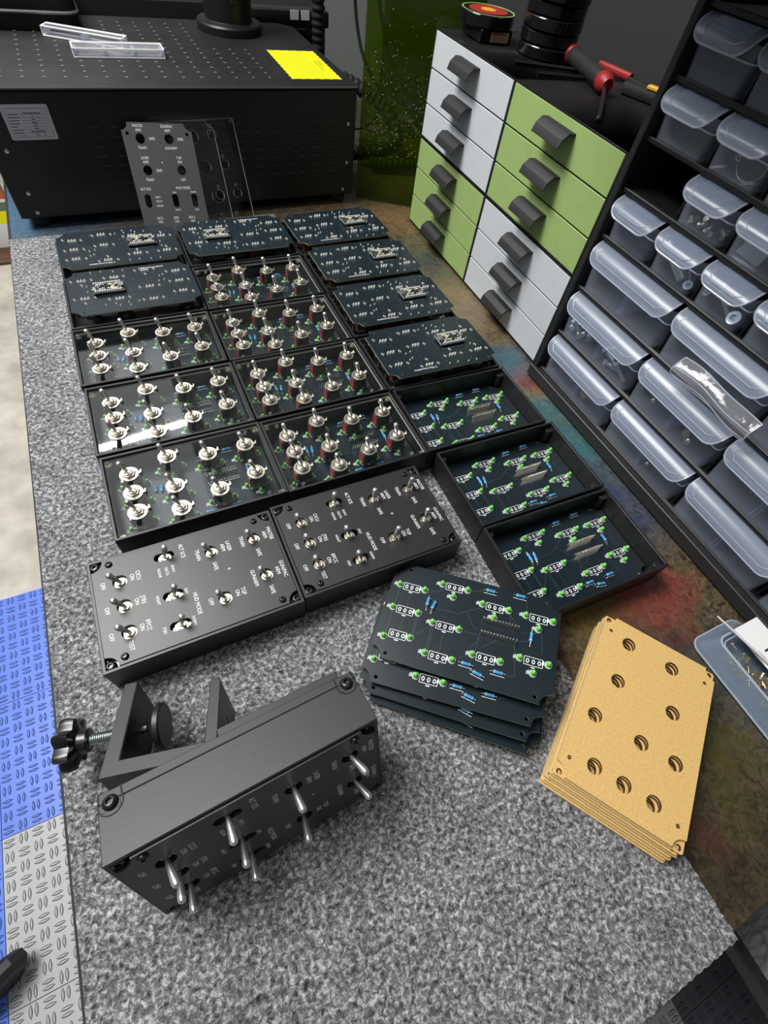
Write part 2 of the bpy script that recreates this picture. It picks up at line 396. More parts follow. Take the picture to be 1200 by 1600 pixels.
TM = {k: tile_mesh('tile_' + k, 'tile_' + k) for k in ('blue', 'grey', 'black')}
X0, Y0, TS = -0.668, 0.345, 0.2545
for i, j, k in [(0, 0, 'blue'), (0, 1, 'blue'), (0, 2, 'grey'), (0, 3, 'grey'), (-1, 0, 'blue'), (-1, 1, 'blue'), (-1, 2, 'blue'), (-1, 3, 'blue'),
                (1, 0, 'blue'), (1, 1, 'blue'), (1, 2, 'grey'), (1, 3, 'grey'), (2, 3, 'grey'), (2, 4, 'grey'), (3, 3, 'grey'), (3, 4, 'grey'), (4, 3, 'black'), (4, 4, 'black'), (3, 5, 'grey'), (4, 5, 'black'), (5, 4, 'black'), (0, 4, 'grey')]:
    obj('tile', TM[k], floor, (X0 + i * TS, Y0 - (j + 1) * TS, FZ))
mb = MB(); mb.box((0.735, 1.07, 0.6), (1.73, 0.04, 2.8)); struct('wall_back', mb.mesh('wall_back', ['wall_grey'], False))
mb = MB(); mb.box((0.585, 0.2, 0.6), (0.03, 3.4, 2.8)); struct('wall_right', mb.mesh('wall_right', ['wall_dark'], False))

mb = MB(); mb.box((0.3675, -0.3025, 0.447), (0.405, 0.675, 0.03)); struct('shade_blocker_1', mb.mesh('shade_blocker_1', ['wall_dark'], bevel=0.002))   # unseen ledge added above the rack to shade its upper bins

# workbench
tb = thing('workbench', 'workbench with a glossy bronze, teal and red swirled resin top', 'table')
mb = MB(); mb.box((0.138, 0.225, -0.016), (0.856, 1.606, 0.026)); obj('table_top', mb.mesh('table_top', ['epoxy'], bevel=0.0015), tb)
mb = MB(); mb.box((-0.291, 0.225, -0.017), (0.003, 1.607, 0.027)); obj('edge_band', mb.mesh('edge_band', ['rubber'], False), tb)
for lx, ly in ((-0.24, -0.52), (0.52, -0.52), (-0.24, 0.96), (0.52, 0.96)):
    mb = MB(); mb.box((lx, ly, -0.389), (0.05, 0.05, 0.72)); obj('leg', mb.mesh('leg', ['rubber'], bevel=0.002), tb)
# felt mat
mb = MB()
import random as _r
_r.seed(3)
def edge_pts(a, b, n, amp):
    P = []
    for i in range(n):
        t = i / n; d = (b[0] - a[0], b[1] - a[1]); L_ = math.hypot(*d); o = _r.uniform(-amp, amp)
        P.append((a[0] + d[0] * t - d[1] / L_ * o, a[1] + d[1] * t + d[0] / L_ * o))
    return P
cs = [(-0.2895, -0.580), (0.091, -0.580), (0.094, 0.4345), (-0.2905, 0.428)]
out = sum([edge_pts(cs[i], cs[(i + 1) % 4], (160, 380, 160, 60)[i], (0.0007, 0.0005, 0.0007, 0.0002)[i]) for i in range(4)], [])
mb.plate(out, [], -0.0030, 0.0)
thing('felt_mat', 'heather grey felt mat spread over the workbench under the boxes', 'mat', me=mb.mesh('felt_mat', ['felt'], False))

# pull-out board below the bench front
lc = thing('pull_out_shelf', 'dark wood-grain pull-out shelf below the front corner of the bench', 'shelf', (0.142, -1.02, -0.117))
b_ = MB(); b_.box((0.212, 0.235, 0.008), (0.40, 0.47, 0.014)); obj('board', b_.mesh('board', ['dark_woodgrain'], bevel=0.002), lc)
b_ = MB(); b_.box((0.006, 0.235, 0.008), (0.011, 0.47, 0.018)); obj('edge_strip', b_.mesh('edge_strip', ['handle'], bevel=0.002), lc)
for yy in (0.06, 0.44):
    b_ = MB(); b_.box((0.21, yy, -0.004), (0.39, 0.02, 0.010)); obj('runner', b_.mesh('runner', ['steel'], False), lc)
b_ = MB(); b_.box((0.19, 0.455, 0.050), (0.30, 0.015, 0.070)); obj('hanger', b_.mesh('hanger', ['handle'], False), lc)

# ================================================================== switch boxes
L, W, H = 0.150, 0.096, 0.032
SW = [('CICU', -53.3, 22.3), ('JTRS', -53.3, 0), ('IFFCC', -53.3, -22.3), ('ALT', -18, 32.5), ('LASER', 18.2, 23.7), ('MASTER', 54.3, 23.7),
      ('DAY', -18, -4.5), ('NORM', -18, -31), ('TGP', 18.2, -21.5), ('GUN', 54.3, -13.5)]
SW = [(n, x / 1000, y / 1000) for n, x, y in SW]
SLOTS = ('ALT', 'DAY', 'NORM')
ZP = 0.0105      # component side of the fitted circuit board
ZC = 0.0290      # upper face of the clear cover

# -- case
mb = MB(); wl = 0.0026
mb.plate([(-L / 2, -W / 2), (L / 2, -W / 2), (L / 2, W / 2), (-L / 2, W / 2)], [[(-L / 2 + wl, -W / 2 + wl), (L / 2 - wl, -W / 2 + wl), (L / 2 - wl, W / 2 - wl), (-L / 2 + wl, W / 2 - wl)]], 0.0005, H)
mb.box((0, 0, 0.0018), (L - 2 * wl + 0.0002, W - 2 * wl + 0.0002, 0.0026))
for sx in (-1, 1):
    for sy in (-1, 1):
        mb.lathe([(0.0042, 0.003), (0.0042, 0.0262)], 12, 0, (sx * 0.0697, sy * 0.0425, 0))
        mb.box((sx * 0.0712, sy * 0.0425, 0.0146), (0.004, 0.003, 0.023)); mb.box((sx * 0.0697, sy * 0.0442, 0.0146), (0.003, 0.003, 0.023))
CASE = mb.mesh('case', ['print'], bevel=0.0004)
mb = MB(); mb.lathe([(0.0012, 0), (0.0026, 0), (0.0026, 0.0008), (0.0012, 0.0008), (0.0012, 0)], 10); INSERT = mb.mesh('insert', ['brass'])
# -- circuit board (component side up, z = 0 at the upper face)
PL, PW, PT = 0.143, 0.0885, 0.0016
def board_mesh(holes=True):
    mb = MB()
    hs = [circ(sx * 0.0585, sy * 0.0395, 0.0016, 10) for sx in (-1, 1) for sy in (-1, 1)]
    mb.plate(notched(PL, PW, 0.0095), hs, -PT, 0, 0, 1)
    return mb.mesh('circuit_board', ['pcb', 'pcb_edge'], ang=30)
BOARD = board_mesh()
LEDS = []
for n, x, y in SW:
    if n == 'IFFCC': LEDS += [(x - 0.0107, y - 0.004), (x + 0.0103, y + 0.0003)]
    else: LEDS += [(x - 0.0107, y + 0.0005), (x + 0.0113, y + 0.0008)]
    if n in ('ALT', 'LASER', 'MASTER', 'GUN'): LEDS.append((x + 0.0006, y - 0.0092))
RES = [(-36.6, 12.6, 90), (-31.2, 10.7, 78), (12.2, 37.5, 0), (37.1, 39.8, 0), (50.1, 5.6, 90), (4.3, -30.6, 0), (14.1, -35.6, -12), (29.1, -30.2, 0)]
RES = [(x / 1000, y / 1000, math.radians(a)) for x, y, a in RES]
mb = MB()
for n, x, y in SW:
    for (a, b), (c, d) in (((-1, -1), (1, -1)), ((1, -1), (1, 1)), ((1, 1), (-1, 1)), ((-1, 1), (-1, -1))):
        flat_line(mb, (x + a * 0.0071, y + b * 0.0033), (x + c * 0.0071, y + d * 0.0033), 0.00042, 0.00008)
    for k in (-1, 0, 1):
        flat_ring(mb, x + k * 0.0045, y, 0.00008, 0.0019, 0.0012, 12, 0.68)
    flat_rect(mb, x, y - 0.0048, 0.00008, 0.0032, 0.0008)
for x, y in LEDS:
    flat_ring(mb, x, y, 0.00008, 0.0030, 0.0026, 14)
    flat_rect(mb, x - 0.0036, y + 0.0003, 0.00008, 0.0006, 0.0034); flat_rect(mb, x - 0.0047, y - 0.0002, 0.00008, 0.0005, 0.0028)
for x, y, a in RES:
    flat_line(mb, (x - 0.0055 * math.cos(a), y - 0.0055 * math.sin(a) - 0.002), (x + 0.0055 * math.cos(a), y + 0.0055 * math.sin(a) - 0.002), 0.0004, 0.00008)
def tr(*pts):
    for a, b in zip(pts, pts[1:]): flat_line(mb, [k / 1000 for k in a], [k / 1000 for k in b], 0.0003, 0.00005, 1)
tr((-63.5, 20), (-63.5, -24)); tr((-53, 16), (-53, 6)); tr((-53, -6), (-53, -17)); tr((-42.5, -2), (-42.5, -20)); tr((-41.2, -2), (-41.2, -20), (-30, -8))
tr((-28.7, -7), (-28.7, -28)); tr((-27, -7), (-27, -28)); tr((-18, -11), (-18, -26)); tr((-40, 21), (-31, 14)); tr((-31, 9), (-10, 10), (-4, 14), (10, 22)); tr((-4, 14), (4, 2), (8, 0))
tr((-6.5, -4), (9, -4), (10, -12), (8, -27)); tr((-8, -31), (5, -22)); tr((12, -4), (5, -17)); tr((38, -3), (42, -29), (31, -31)); tr((30, 23), (42, 8), (47, 8)); tr((40, 0), (49, 2))
tr((-40, 22), (-29, 26), (-25, 30)); tr((31, 22), (33, 13)); tr((24, -4), (14, -13)); tr((58, 12), (60, -5)); tr((47, -13), (53, -21)); tr((-6, 32), (6, 37)); tr((42, 40), (45, 27))
SILK = mb.mesh('silkscreen', ['silk', 'trace'], False)
mb = MB(); mb.lathe([(0.0024, 0), (0.0024, 0.0007), (0.0020, 0.0009), (0.0019, 0.0034), (0.0015, 0.0046), (0.0007, 0.0052)], 10); LED = mb.mesh('led', ['led'])
mb = MB()
prof = [(0.0004, -0.0058), (0.0004, -0.0036), (0.0014, -0.0034), (0.0016, -0.0026), (0.0013, -0.0022), (0.0013, -0.0016), (0.0013, -0.001), (0.0013, -0.0004), (0.0013, 0.0002), (0.0013, 0.0008), (0.0013, 0.0016), (0.0013, 0.0022), (0.0016, 0.0026), (0.0014, 0.0034), (0.0004, 0.0036), (0.0004, 0.0058)]
mb.lathe(prof, 8, 0, (0, 0, 0.0017), (1, 0, 0), [2, 0, 0, 0, 0, 1, 0, 1, 0, 1, 0, 1, 0, 0, 2])
for s_ in (-1, 1): mb.cyl((s_ * 0.0056, 0, 0.0014), (s_ * 0.0056, 0, 0), 0.0004, n=6, mi=2)
RESM = mb.mesh('resistor', ['resistor', 'resistor_band', 'steel'])
mb = MB()
for k in range(12):
    x = k * 0.00255 - 0.014
    mb.box((x, 0, 0.0040), (0.0008, 0.0008, 0.0080)); mb.box((x + 0.0009, 0.0026, 0.0007), (0.0012, 0.0012, 0.0014))
PINS = mb.mesh('pin_row', ['nickel'], False)
def populate(board, test=None):
    """LEDs, resistors, pins and print of a circuit board, as children of the board"""
    obj('silkscreen', SILK, board)
    for x, y in LEDS:
        if test is None or test(x, y): obj('led', LED, board, (x, y, 0))
    for x, y, a in RES:
        if test is None or test(x, y): obj('resistor', RESM, board, (x, y, 0), (0, 0, a))
    if test is None:
        obj('pin_row', PINS, board, (0.0245, 0.0094, 0)); obj('pin_row', PINS, board, (0.0245, -0.0026, 0))

# -- toggle switch (z = 0 at the upper face of the cover)
def hexagon(r, a0=0.26): return [(r * math.cos(a0 + i * PI / 3), r * math.sin(a0 + i * PI / 3)) for i in range(6)]
mb = MB()
mb.plate(hexagon(0.0057), [circ(0, 0, 0.0036, 12)], 0.0011, 0.0026)
mb.lathe([(0.0040, 0.0), (0.0040, 0.0036), (0.0037, 0.0041), (0.0030, 0.0041), (0.0026, 0.0030), (0.0002, 0.0026)], 16)
BUSH = mb.mesh('bushing', ['nickel'], bevel=0.00025, ang=40)
mb = MB(); mb.lathe([(0.0034, -0.002), (0.0034, 0.0026), (0.0031, 0.0030), (0.0023, 0.0030), (0.0019, 0.0022), (0.0002, 0.0020)], 16); mb.plate(circ(0, 0, 0.0049, 18), [circ(0, 0, 0.0036, 14)], 0.0004, 0.0012)
BUSH_P = mb.mesh('bushing', ['nickel'], ang=40)
mb = MB(); mb.plate(circ(0, 0, 0.0083, 24), [circ(0, 0, 0.0040, 12)], 0.0, 0.0009); mb.plate(circ(0, 0, 0.0067, 20), [circ(0, 0, 0.0042, 12)], 0.0009, 0.0011, 1)
mb.box((0.0092, 0, 0.0008), (0.0036, 0.0022, 0.0010)); mb.box((0.0104, 0, 0.0017), (0.0010, 0.0034, 0.0026))
WASH = mb.mesh('washer', ['nickel', 'steel_dark'], ang=40)
mb = MB(); mb.lathe([(0.0014, 0.0), (0.0014, 0.002), (0.0017, 0.005), (0.00235, 0.0135), (0.0024, 0.0150), (0.0020, 0.0164), (0.0010, 0.0171), (0.0001, 0.0172)], 12)
LEVER = mb.mesh('lever', ['chrome'])
mb = MB(); mb.box((0, 0, -0.0088), (0.0132, 0.0092, 0.0110), 0)
for s_ in (-1, 1): mb.box((s_ * 0.0074, 0, -0.0088), (0.0017, 0.0098, 0.0114), 1)
mb.box((0, 0, -0.0028), (0.0165, 0.0096, 0.0008), 2)
for k in (-1, 0, 1): mb.box((k * 0.0047, 0, -0.0160), (0.0018, 0.0007, 0.0040), 2)
SBODY = mb.mesh('switch_body', ['switch_dark', 'switch_red', 'steel'], bevel=0.0003)
def toggle(parent, x, y, z, tilt, washer=True, body=True, name='toggle_switch'):
    t = obj(name, BUSH if washer else BUSH_P, parent, (x, y, z))
    if washer: obj('washer', WASH, t, (0, 0, 0), (0, 0, random.uniform(-0.25, 0.25)))
    obj('lever', LEVER, t, (0, 0, 0.0026), (0, tilt, 0))
    if body: obj('switch_body', SBODY, t)
    return t
# -- screws
def screw_mesh(r, h):
    mb = MB(); mb.lathe([(r, 0), (r, h * 0.35), (r * 0.85, h * 0.75), (r * 0.58, h), (r * 0.45, h), (r * 0.40, h * 0.35), (0.0001, h * 0.35)], 14)
    return mb.mesh('screw', ['screw_black'])
SCREW, SCREW_S = screw_mesh(0.0041, 0.0026), screw_mesh(0.0028, 0.0019)
# -- clear cover and black legend panel
HS = [circ(x, y, 0.0034, 12) for _, x, y in SW] + [circ(sx * 0.0697, sy * 0.0425, 0.0018, 10) for sx in (-1, 1) for sy in (-1, 1)] + [circ(sx * 0.0589, sy * 0.0402, 0.0016, 8) for sx in (-1, 1) for sy in (-1, 1)]
CL, CW = L - 2 * wl - 0.0006, W - 2 * wl - 0.0006
mb = MB(); mb.plate([(-CL / 2, -CW / 2), (CL / 2, -CW / 2), (CL / 2, CW / 2), (-CL / 2, CW / 2)], HS, -0.0025, 0, 0, 1)
COVER = mb.mesh('clear_cover', ['clear', 'acrylic_edge_lit'], False)
mb = MB(); mb.plate(notched(CL, CW, 0.0105), HS[:10], -0.0025, 0, 0, 1); COVER_N = mb.mesh('clear_plate', ['clear', 'acrylic_edge_lit'], False)
def panel_holes(r=0.0055, sr=0.0038):
    return [slot(x, y, sr, 0.0042) if n in SLOTS else circ(x, y, r, 18) for n, x, y in SW]
mb = MB(); mb.plate(notched(0.1445, 0.0905, 0.0088), panel_holes() + [circ(sx * 0.0589, sy * 0.0402, 0.0015, 8) for sx in (-1, 1) for sy in (-1, 1)], 0.0010, 0.0038)
PANEL = mb.mesh('legend_panel', ['panel'], bevel=0.0003)
TXT = [('MASTER', 68.3, 23.7, 3.25), ('ARM', 63.6, 23.7, 3.25), ('TRAIN', 43.9, 23.7, 3.25), ('SAFE', 54.2, 8.7, 3.25), ('GUN/PAC', 68.3, -13.5, 3.25), ('ARM', 63.6, -13.5, 3.25), ('GUNARM', 43.9, -13.5, 3.25), ('SAFE', 54.2, -28.5, 3.25),
       ('LASER', 32.5, 23.7, 3.25), ('ARM', 27.7, 23.7, 3.25), ('TRAIN', 7.1, 23.7, 3.25), ('SAFE', 17.9, 8.7, 3.25), ('TGP', 32.7, -21.2, 3.25), ('ON', 28, -21.2, 3.25), ('OFF', 7, -21.2, 3.25), ('+', 27.2, 2.3, 4.0),
       ('ALT SCE', -3.9, 32.5, 3.25), ('BARO', -13.6, 18.6, 2.3), ('DELTA', -18.7, 18.0, 2.3), ('RADAR', -24.2, 18.2, 2.3), ('HUD MODE', -2.8, -18.3, 3.25), ('DAY', -8.4, -5, 2.3), ('NIGHT', -29.6, -5, 2.3), ('NORM', -8, -31.4, 2.3), ('STBY', -29.8, -31.4, 2.3),
       ('CICU', -39.6, 22.6, 3.25), ('ON', -44.2, 22.6, 3.25), ('OFF', -65.6, 22.3, 3.25), ('JTRS', -39.6, 0, 3.25), ('ON', -44.2, 0, 3.25), ('OFF', -65.6, 0, 3.25), ('IFFCC', -39.6, -22.3, 3.25), ('ON', -44.2, -22.3, 3.25), ('OFF', -65.6, -22.3, 3.25), ('TEST', -53.5, -33.8, 3.25)]
def legend_mesh(z):
    mb = MB()
    for t, x, y, s_ in TXT: put_text(mb, t, x / 1000, y / 1000, z, s_ / 1000, -PI / 2, 0.80)
    return mb.mesh('lettering', ['silk'], False)
LEGEND = legend_mesh(0.00385)

BOXES = {'A3': (-0.1535, 0.0997, -0.0019), 'A4': (-0.1514, -0.0006, -0.0041), 'A5': (-0.1495, -0.0991, 0.0038), 'B2': (-0.0007, 0.1974, -0.0053), 'B3': (-0.0016, 0.0977, 0.003),
         'B4': (0, 0, 0), 'B5': (0.001, -0.0998, 0.0018), 'A6': (-0.1725, -0.2085, 0.0028), 'B6': (-0.0214, -0.2061, 0.0005), 'C5': (0.1535, -0.1005, -0.0234), 'C6': (0.1572, -0.2, -0.0159), 'C7': (0.1544, -0.2983, -0.0274),
         'C1': (0.149, 0.2945, 0.03), 'C2': (0.1535, 0.1965, 0.0), 'C3': (0.151, 0.0975, -0.005), 'C4': (0.1525, -0.0025, -0.007), 'A1': (-0.152, 0.2975, 0.012), 'A2': (-0.1525, 0.1985, 0.004), 'B1': (-0.0005, 0.2965, -0.004)}
CLEAR_LABEL = {
    'A3': 'clear-topped switch box just in front of the two upturned boards of the edge row', 'A4': 'clear-topped switch box with a white streak of light across its cover',
    'A5': 'clear-topped switch box behind the first legend panel, beside bare felt', 'B2': 'clear-topped switch box of the middle row directly before the upturned board',
    'B3': 'second clear-topped switch box of the middle row, counted from the laser machine', 'B4': 'third clear-topped switch box of the middle row, counted from the laser machine',
    'B5': 'clear-topped switch box directly behind the legend panel that stands beside the open trays'}
for k, lab in CLEAR_LABEL.items():
    x, y, a = BOXES[k]
    t = thing('switch_box', lab, 'switch box', (x, y, 0), (0, 0, a), 'clear-topped switch boxes in the grid')
    obj('case', CASE, t); b = obj('circuit_board', BOARD, t, (0, 0, ZP)); populate(b)
    obj('clear_cover', COVER, t, (0, 0, ZC))
    for sx in (-1, 1):
        for sy in (-1, 1): obj('brass_insert', INSERT, t, (sx * 0.0697, sy * 0.0425, 0.0262 - 0.0007))
    for n, sx, sy in SW: toggle(t, sx, sy, ZC, -0.23 + random.uniform(-0.03, 0.03))
# finished boxes with the legend panel
def tilt_of(k, n):
    if k == 'A6': return 0.24 if n in SLOTS else -0.28
    return {'CICU': -0.24, 'JTRS': -0.24, 'IFFCC': -0.22, 'ALT': 0.0, 'DAY': -0.24, 'NORM': -0.22, 'LASER': 0.02, 'TGP': 0.20, 'MASTER': 0.20, 'GUN': 0.04}[n]
for k, lab in (('A6', 'finished switch panel with white lettering nearest the clamp, lying flat'), ('B6', 'finished switch panel with white lettering beside the open trays')):
    x, y, a = BOXES[k]
    t = thing('switch_panel_box', lab, 'switch box', (x, y, 0), (0, 0, a), 'finished switch panels lying flat')
    obj('case', CASE, t); obj('clear_cover', COVER, t, (0, 0, ZC)); p = obj('legend_panel', PANEL, t, (0, 0, ZC)); obj('lettering', LEGEND, p)
    for sx in (-1, 1):
        for sy in (-1, 1):
            obj('screw', SCREW, t, (sx * 0.0697, sy * 0.0425, ZC)); obj('screw', SCREW_S, t, (sx * 0.0589, sy * 0.0402, ZC + 0.0038))
    for n, sx, sy in SW: toggle(t, sx, sy, ZC - 0.0004, tilt_of(k, n), False, False)
# open trays and the boards lying in them
for k, lab, lab2 in (('C5', 'open black tray next to the upturned boards', 'green-dotted circuit board lying in the tray next to the upturned boards'), ('C6', 'middle one of the three open black trays', 'green-dotted circuit board lying in the middle open tray'), ('C7', 'open black tray with one corner over the red resin swirl', 'green-dotted circuit board lying in the tray by the red swirl')):
    x, y, a = BOXES[k]
    t = thing('open_tray', lab, 'tray', (x, y, 0), (0, 0, a), 'open black trays'); obj('case', CASE, t)
    mb = MB()
    b = thing('circuit_board', lab2, 'circuit board', (x, y, ZP - 0.0005), (0, 0, a), 'bare boards in trays', BOARD); populate(b)

# -- upturned assemblies on their cases (back of the board facing up)
mb = MB(); z = 0.0001
def blob(x, y, r=0.0010, h=0.0016): mb.lathe([(r, 0), (r * 0.75, h * 0.6), (r * 0.3, h)], 6, 0, (x, y, 0))
for n, x, y in SW:
    for k in (-1, 0, 1): blob(x + k * 0.0036, -y, 0.0017, 0.0026)
for x, y in LEDS: blob(x - 0.0006, -y + 0.001); blob(x + 0.0006, -y - 0.001)
for x, y, a in RES: blob(x + 0.0056 * math.cos(a), -y + 0.0056 * math.sin(a)); blob(x - 0.0056 * math.cos(a), -y - 0.0056 * math.sin(a))
for k in range(12): blob(0.0105 + k * 0.00255, 0.0105, 0.0004, 0.0004); blob(0.0105 + k * 0.00255, -0.0112, 0.0004, 0.0004)
for i in range(26): blob(random.uniform(-0.06, 0.06), random.uniform(-0.035, 0.035), 0.0003, 0.0003)
SOLDER = mb.mesh('solder_joints', ['solder'])
mb = MB()
flat_line(mb, (-0.05, 0.004), (0.01, 0.006), 0.0003, 0.00005); flat_line(mb, (-0.028, -0.004), (0.0, -0.004), 0.0003, 0.00005); flat_line(mb, (0.01, 0.012), (0.035, 0.034), 0.0003, 0.00005)
flat_line(mb, (-0.04, 0.03), (-0.02, 0.03), 0.0003, 0.00005); flat_line(mb, (0.042, -0.004), (0.06, -0.01), 0.0003, 0.00005)
BTRACE = mb.mesh('copper_trace', ['trace'], False)
mb = MB(); put_text(mb, '3 Wire Innovations', -0.026, -0.0378, 0.0001, 0.0030, PI, 0.88); BRAND = mb.mesh('lettering', ['silk'], False)
mb = MB(); mb.plate(rrect(0.0355, 0.0195, 0.0006, 2), [], 0.0034, 0.0048, 0, 1)
for s_ in (-1, 1):
    for k in range(12): mb.lathe([(0.0012, 0), (0.0009, 0.0012)], 6, 1, (-0.014 + k * 0.00255, s_ * 0.0083, 0.0048))
    mb.box((0, s_ * 0.0080, 0.0017), (0.031, 0.0024, 0.0034), 2)
MODULE = mb.mesh('controller_module', ['pcb', 'solder', 'screw_black'], False)
mb = MB(); mb.box((0, 0, 0.0006), (0.0072, 0.0072, 0.0012)); CHIP = mb.mesh('chip', ['screw_black'], bevel=0.0002)
mb = MB(); mb.box((0, 0, 0.0012), (0.0062, 0.0078, 0.0024)); USB = mb.mesh('usb_socket', ['steel'], bevel=0.0004)
mb = MB(); mb.box((0, 0, 0.0004), (0.0034, 0.0024, 0.0008)); CRYS = mb.mesh('gold_part', ['gold_pad'], bevel=0.0001)
mb = MB()
random.seed(5)
for i in range(44): mb.box((random.uniform(-0.015, 0.016), random.uniform(-0.0062, 0.0062), 0.0004), (random.uniform(0.0010, 0.0028), random.uniform(0.0008, 0.0015), 0.0008))
SMD = mb.mesh('solder_part', ['solder'], False)
UP = {'A1': ('upturned circuit board beside bare felt, nearest the leaning plates', 0), 'A2': ('upturned circuit board second from the machine beside bare felt', 1), 'B1': ('upturned circuit board in front of the leaning clear plate', 1),
      'C1': ('upturned circuit board at the far end of the cabinet-side row', 0), 'C2': ('second upturned circuit board of the cabinet-side row', 0), 'C3': ('third upturned circuit board of the cabinet-side row', 0), 'C4': ('upturned circuit board of the cabinet-side row next to the open trays', 0)}
ZT = 0.0425
for k, (lab, turn) in UP.items():
    x, y, a = BOXES[k]; r = a + (PI if turn else 0)
    c = thing('open_tray', lab.replace('upturned circuit board', 'black tray under the upturned circuit board'), 'tray', (x, y, 0), (0, 0, a), 'black trays under upturned boards'); obj('case', CASE, c)
    ox, oy = {'A1': (0, 0.0), 'A2': (0.002, 0.002)}.get(k, (0, 0)); 
    t = thing('panel_assembly', lab, 'circuit board', (x + ox, y + oy, 0), (0, 0, r), 'upturned board assemblies')
    b = obj('circuit_board', BOARD, t, (0, 0, ZT - PT), (PI, 0, 0))
    s_ = obj('solder_joints', SOLDER, t, (0, 0, ZT)); s_['kind'] = 'stuff'
    obj('copper_trace', BTRACE, t, (0, 0, ZT)); obj('lettering', BRAND, t, (0, 0, ZT))
    m = obj('controller_module', MODULE, t, (0.0275, 0.0010, ZT)); obj('chip', CHIP, m, (0.002, 0, 0.0048), (0, 0, PI / 4)); obj('usb_socket', USB, m, (-0.0145, 0, 0.0048))
    obj('gold_part', CRYS, m, (-0.006, 0.0035, 0.0048)); obj('gold_part', CRYS, m, (-0.004, -0.003, 0.0048)); obj('small_component', SMD, m, (0, 0, 0.0048))
    obj('clear_plate', COVER_N, t, (0, 0, ZT - PT - (ZC - ZP)), (PI, 0, 0))
    for n, sx, sy in SW: toggle(t, sx, -sy, 0, -0.12).matrix_local = Matrix.Translation((sx, -sy, ZT - PT - (ZC - ZP))) @ Matrix.Rotation(PI, 4, 'X')

# ================================================================== box on the table clamp
XL = Vector((math.cos(0.0544), math.sin(0.0544), 0)); NN = Vector((math.sin(0.0544), -math.cos(0.0544), 0)); tl = -0.3118
YL = math.cos(tl) * Vector((0, 0, 1)) + math.sin(tl) * NN; ZL = XL.cross(YL)
M4 = Matrix((XL, YL, ZL)).transposed().to_4x4(); M4.translation = (-0.1678, -0.354, 0.0412)
HB = 0.0377
ck = thing('clamp_switch_box', 'black switch box standing on edge with a screw table clamp on its back', 'switch box'); ck.matrix_world = M4
mb = MB()
ring = [(-L / 2, -W / 2), (L / 2, -W / 2), (L / 2, W / 2), (-L / 2, W / 2)]
mb.plate(ring, [[(-L / 2 + wl, -W / 2 + wl), (L / 2 - wl, -W / 2 + wl), (L / 2 - wl, W / 2 - wl), (-L / 2 + wl, W / 2 - wl)]], 0.006, HB - 0.0012)
CB = mb.mesh('case', ['print_grey'], bevel=0.0005); obj('case', CB, ck)
# back cover with screw tabs that show on the long side
mb = MB(); mb.box((0, 0, 0.003), (L, W, 0.006))
for s_ in (-1, 1): mb.box((s_ * 0.0685, W / 2 - 0.0012, 0.0085), (0.0105, 0.0028, 0.006))
obj('back_cover', mb.mesh('back_cover', ['print_grey'], bevel=0.0006), ck)
for s_ in (-1, 1):
    obj('screw', SCREW, ck, (s_ * 0.0685, W / 2 + 0.0002, 0.0072), (-PI / 2, 0, 0))
    mb = MB()
    P = [(0.0062 * math.cos(a), 0.0062 * math.sin(a)) for a in [PI * i / 10 for i in range(11)]]
    mb.tube([(s_ * 0.0685 + 0.0055, W / 2 + 0.0001, 0.0)] + [(s_ * 0.0685 + x_, W / 2 + 0.0001, 0.0075 + y_) for x_, y_ in P] + [(s_ * 0.0685 - 0.0055, W / 2 + 0.0001, 0.0)], 0.00045, 5)
    obj('tab_seam', mb.mesh('tab_seam', ['hole']), ck)
obj('clear_cover', COVER, ck, (0, 0, HB - 0.0038)); p = obj('legend_panel', PANEL, ck, (0, 0, HB - 0.0038)); obj('lettering', LEGEND, p)
for sx in (-1, 1):
    for sy in (-1, 1):
        obj('screw', SCREW, ck, (sx * 0.0697, sy * 0.0425, HB - 0.0038)); obj('screw', SCREW_S, ck, (sx * 0.0589, sy * 0.0402, HB))
for n, sx, sy in SW: toggle(ck, sx, sy, HB - 0.0052, {'ALT': 0.0, 'DAY': -0.1, 'NORM': -0.1, 'MASTER': 0.28, 'GUN': 0.28, 'CICU': 0.2, 'LASER': 0.05, 'TGP': -0.15}.get(n, -0.05), False, False)
mb = MB(); mb.box((0.028, 0.006, -0.004), (0.078, 0.074, 0.0078)); obj('mounting_plate', mb.mesh('mounting_plate', ['print_grey'], bevel=0.0006), ck)
mb = MB(); mb.cyl((-0.004, 0.040, -0.006), (-0.004, 0.041, -0.0125), 0.0016, n=8); obj("bolt", mb.mesh("bolt", ["screw_black"]), ck)
# C-shaped clamp, drawn in its own plane (e1 along the bar, e2 along the arms) and deep along the box's height
cl = obj('table_clamp', None, ck, (-0.080, 0.030, -0.020))
th = math.radians(17); E1 = Vector((math.cos(th), 0, math.sin(th))); E2 = Vector((math.sin(th), 0, -math.cos(th)))
cl.matrix_local = Matrix.Translation((-0.080, 0.030, -0.020)) @ Matrix((E1, E2, E1.cross(E2))).transposed().to_4x4()
# here +x = e1, +y = e2, z = e1 x e2 (box height direction)
DIR = 1 if (E1.cross(E2)).y < 0 else -1
DP = 0.043 * DIR
def slab(poly, d0, d1):
    b = MB(); b.plate(poly, [], min(d0, d1), max(d0, d1)); return b
b = MB()
